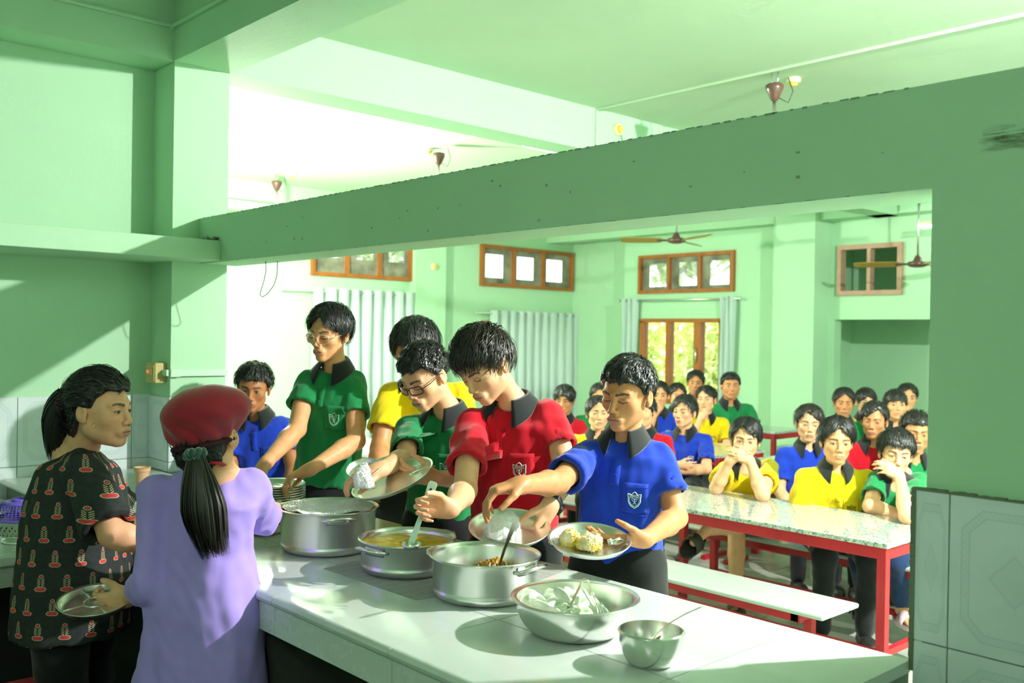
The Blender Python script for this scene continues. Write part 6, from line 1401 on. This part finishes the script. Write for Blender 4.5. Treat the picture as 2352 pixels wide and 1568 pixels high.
seated('boy in yellow polo resting both elbows on the foreground table, hands at his mouth', 1712, 1008, 5.55, (-14, -7, 4), -10, 'yellow', hs=1.0, hair='mid', skin='fair', lean=.12, s=1.02,
       R_=(W(1668, 1078, 5.58), elR, W(1676, 1058, 5.30), (D(.55, .5, .5), D(.6, -.2, -.6), 1, 'soft'), .60), L_=(W(1768, 1072, 5.56), elL, W(1722, 1056, 5.28), (D(-.75, .35, .3), D(-.1, -.2, -.95), -1, 'soft'), .60),
       legs=legsA, opt=EY(), trousers=M_NAVY, extras=[lift_slide], hopt=dict(len=.06, lift=.12, fwd=.02, grav=.3, part=.02), near=True)
seated('smiling boy in yellow polo, centre of the front row, hands in his lap', 1922, 1012, 5.12, (-8, -6, 2), -6, 'yellow', hs=1.0, hair='mid', skin='mid', s=1.04, lean=.06, opt=EY(smile=True), badge='pocket_emblem', vol=.013, near=True,
       hopt=dict(len=.07, lift=.12, fwd=.03, grav=.3, part=.005), drop=.145)
elr, ell = atZ(1998, 1162, .735), atZ(2083, 1186, .735)
M_DOT = mat('pink_foam_dotted', srgb(236, 200, 214), .6)
h19 = W(2075, 1215, 5.2); h19[2] = .53; kL, aL = W(2062, 1288, 4.95), W(2072, 1378, 5.02); kR, aR = W(1978, 1292, 5.0), W(1984, 1352, 5.15); f19 = unit(V3(*(-HB[:2]*-1), 0)); tL = unit(V3(*HB[:2], 0)); fl = V3(*W(2070, 1418, 5.0)[:2], W(2070, 1422, 5.0)[2])
lg19 = dict(name='jeans', caps=[(h19+V3(.05, 0, 0), h19-V3(.05, 0, 0), .11, .11), (h19, kL, .085, .062), (kL, aL, .062, .050), (h19, kR, .085, .062), (kR, aR, .062, .050)],
            skin=[(V3(h19[0], h19[1], .86), h19, .04, .04), (h19, kL, .03, .03), (kL, aL, .03, .034), (aL, aL+V3(0, 0, -.05), .034, .032), (aL+V3(0, 0, -.05), aL+tL*.11+V3(0, 0, -.075), .033, .022), (h19, kR, .03, .03), (kR, aR, .03, .036), (aR, aR+V3(0, 0, -.05), .036, .033), (aR+V3(0, 0, -.05), aR+tL*.08-CR*.05+V3(0, 0, -.085), .032, .022)]
            +[(aL+tL*.10+CR*k+V3(0, 0, -.078), aL+tL*.145+CR*k+V3(0, 0, -.084), .0105, .009) for k in (-.026, -.012, .002, .015, .026)],
            shoes=[(aL+V3(0, 0, -.122)-tL*.0, tL, 'sandal', M_DOT, M_DOT), (aR+V3(0, 0, -.135), unit(tL*.8-CR*.5), 'sandal', M_SLIDE, M_SLIDE)])
seated('boy in green polo at the pier end of the front row, hand over his mouth', 2058, 1040, 4.95, (-14, -8, 6), -12, 'green', hs=.98, hair='mid', skin='fair', s=.98, lean=.08, opt=EY(-.002), near=True, vol=.012,
       R_=(W(2018, 1100, 5.02), elr, W(2068, 1180, 4.86), (D(.9, -.2, .2), D(0, -.9, .2), 1, 'soft'), .66), L_=(W(2112, 1105, 5.0), ell, W(2066, 1092, 4.76), (D(-.80, .45, .25), D(-.2, -.3, -.9), -1, 'soft'), .62), legs=lg19, trousers=M_JEANS, hopt=dict(len=.06, lift=.16, fwd=.05, grav=.22))
# second row
seated('boy in blue polo sitting upright behind the smiling boy, parted fringe', 1858, 972, 6.2, (-12, -4, 2), -4, 'blue', hs=.98, skin='fair', lean=.03, opt=EY(-.003), hopt=dict(len=.085, lift=.08, fwd=.04, grav=.3, part=.015), vol=.012, hairm=M_HAIRB)
seated('boy in red polo looking aside behind the front row', 2008, 965, 6.05, (-30, -6, 2), -16, 'red', hs=.95, skin='tan', lean=.05, opt=EY(-.003), hopt=dict(len=.06, lift=.1, fwd=.06, grav=.25, part=-.03), vol=.011)
seated('boy in green polo half hidden by the hatch pier', 2104, 992, 5.7, (-12, -8, 3), -8, 'green', hs=1.0, skin='tan', lean=.05, opt=EY(), hair='short', hopt=dict(len=.045, lift=.35, fwd=.03, grav=.1), vol=.012)
# rear rows by the recess
seated('boy in green polo against the green recess, left of the rear row', 1938, 924, 7.6, (-14, -6, 2), -6, 'green', hs=.95, skin='tan', opt=EY(-.002), lean=.05)
seated('boy in yellow polo and spectacles at the back, chin on hand', 1989, 922, 8.2, (-6, -4, 0), 0, 'yellow', 'chin', hs=.95, skin='fair', opt=EY(), hair='fringe', extras=[glasses(M_STEEL, .0018, .024, .018, .7)])
seated('boy in green polo with short straight fringe behind the red-shirted boy', 2057, 930, 7.1, (-10, 4, 0), -4, 'green', hs=.95, skin='mid', opt=EY(), hair='fringe', hopt=dict(len=.04, lift=.06, fwd=.06, grav=.3))
seated('boy in green polo farthest back beside the pier, curtain-parted hair', 2084, 912, 8.2, (-14, -4, 2), -10, 'green', 'chin', hs=.95, skin='mid', opt=EY())
# left group around the far table
seated('boy in blue polo with folded arms, nearest the far table', 1572, 945, 7.0, (-38, 0, 0), -30, 'blue', 'cross', hs=.97, skin='fair', opt=EY(-.003), badge='emblem', lean=.06, hopt=dict(len=.08, lift=.08, fwd=.06, grav=.3, part=-.02), vol=.012)
seated('boy in yellow polo, hand at his chin, elbow on the far table', 1622, 917, 8.3, (-26, 2, -2), -10, 'yellow', 'chin', hs=.98, skin='fair', opt=EY(-.003), badge='emblem', lean=.06, hopt=dict(len=.06, lift=.1, fwd=.06, grav=.25, part=.02))
seated('stocky boy in green polo with short hair near the curtain', 1678, 886, 8.75, (-4, 0, 0), 4, 'green', 'cross', hs=1.02, skin='tan', s=1.12, opt=EY(fat=.8), hair='short', hopt=dict(len=.035, lift=.2, fwd=.05, grav=.1), badge='emblem')
seated('boy in dark green leaning by the casement, head above the others', 1597, 878, 9.6, (-10, -4, 4), -6, 'green', hs=1.0, skin='tan', opt=EY(), hair='mid', pelz=.52)
seated('boy in blue polo with dark scarf, knuckles at his lips', 1514, 906, 8.4, (-4, -4, 2), 0, 'blue', 'chin', hs=.97, skin='mid', opt=EY(), badge='emblem', extras=[lambda e, H, R, hs: MB().tube([H+R @ V3(.07*math.cos(a), .06*math.sin(a)-.02, -.155+.01*math.sin(2*a)) for a in np.linspace(0, 6.283, 21)], .028, 8, caps=False).tube([H+R @ V3(.03, .06, -.17), H+R @ V3(.035, .10, -.30), H+R @ V3(.03, .10, -.42)], [.03, .032, .03], 8).obj('scarf', M_BLACK, e, True)])
seated('boy whose brow shows behind the blue boy with folded arms', 1556, 908, 9.0, (4, -4, 0), 0, 'blue', hs=.95, skin='mid', opt=EY(), hair='mid')
seated('boy in red polo hidden behind the front blue boy\'s ear', 1478, 945, 6.6, (-30, -4, 0), -20, 'red', hs=.95, skin='fair', opt=EY(), hair='mid')
seated('child in yellow polo peeping past the front blue boy\'s cheek', 1374, 948, 6.7, (2, 0, 0), 0, 'yellow', hs=.98, skin='fair', opt=EY(), hair='mid', hopt=dict(len=.08, lift=.04, fwd=.0, grav=.35, part=.0))
seated('dark-haired child in green behind the peeping child', 1378, 912, 7.9, (-10, -4, 0), 0, 'green', hs=.95, skin='mid', opt=EY(), hair='mid')
seated('boy in red polo seated before the middle curtain', 1296, 918, 7.9, (-14, -8, 2), -8, 'red', hs=.98, skin='tan', opt=EY(), hair='fringe', vol=.013)
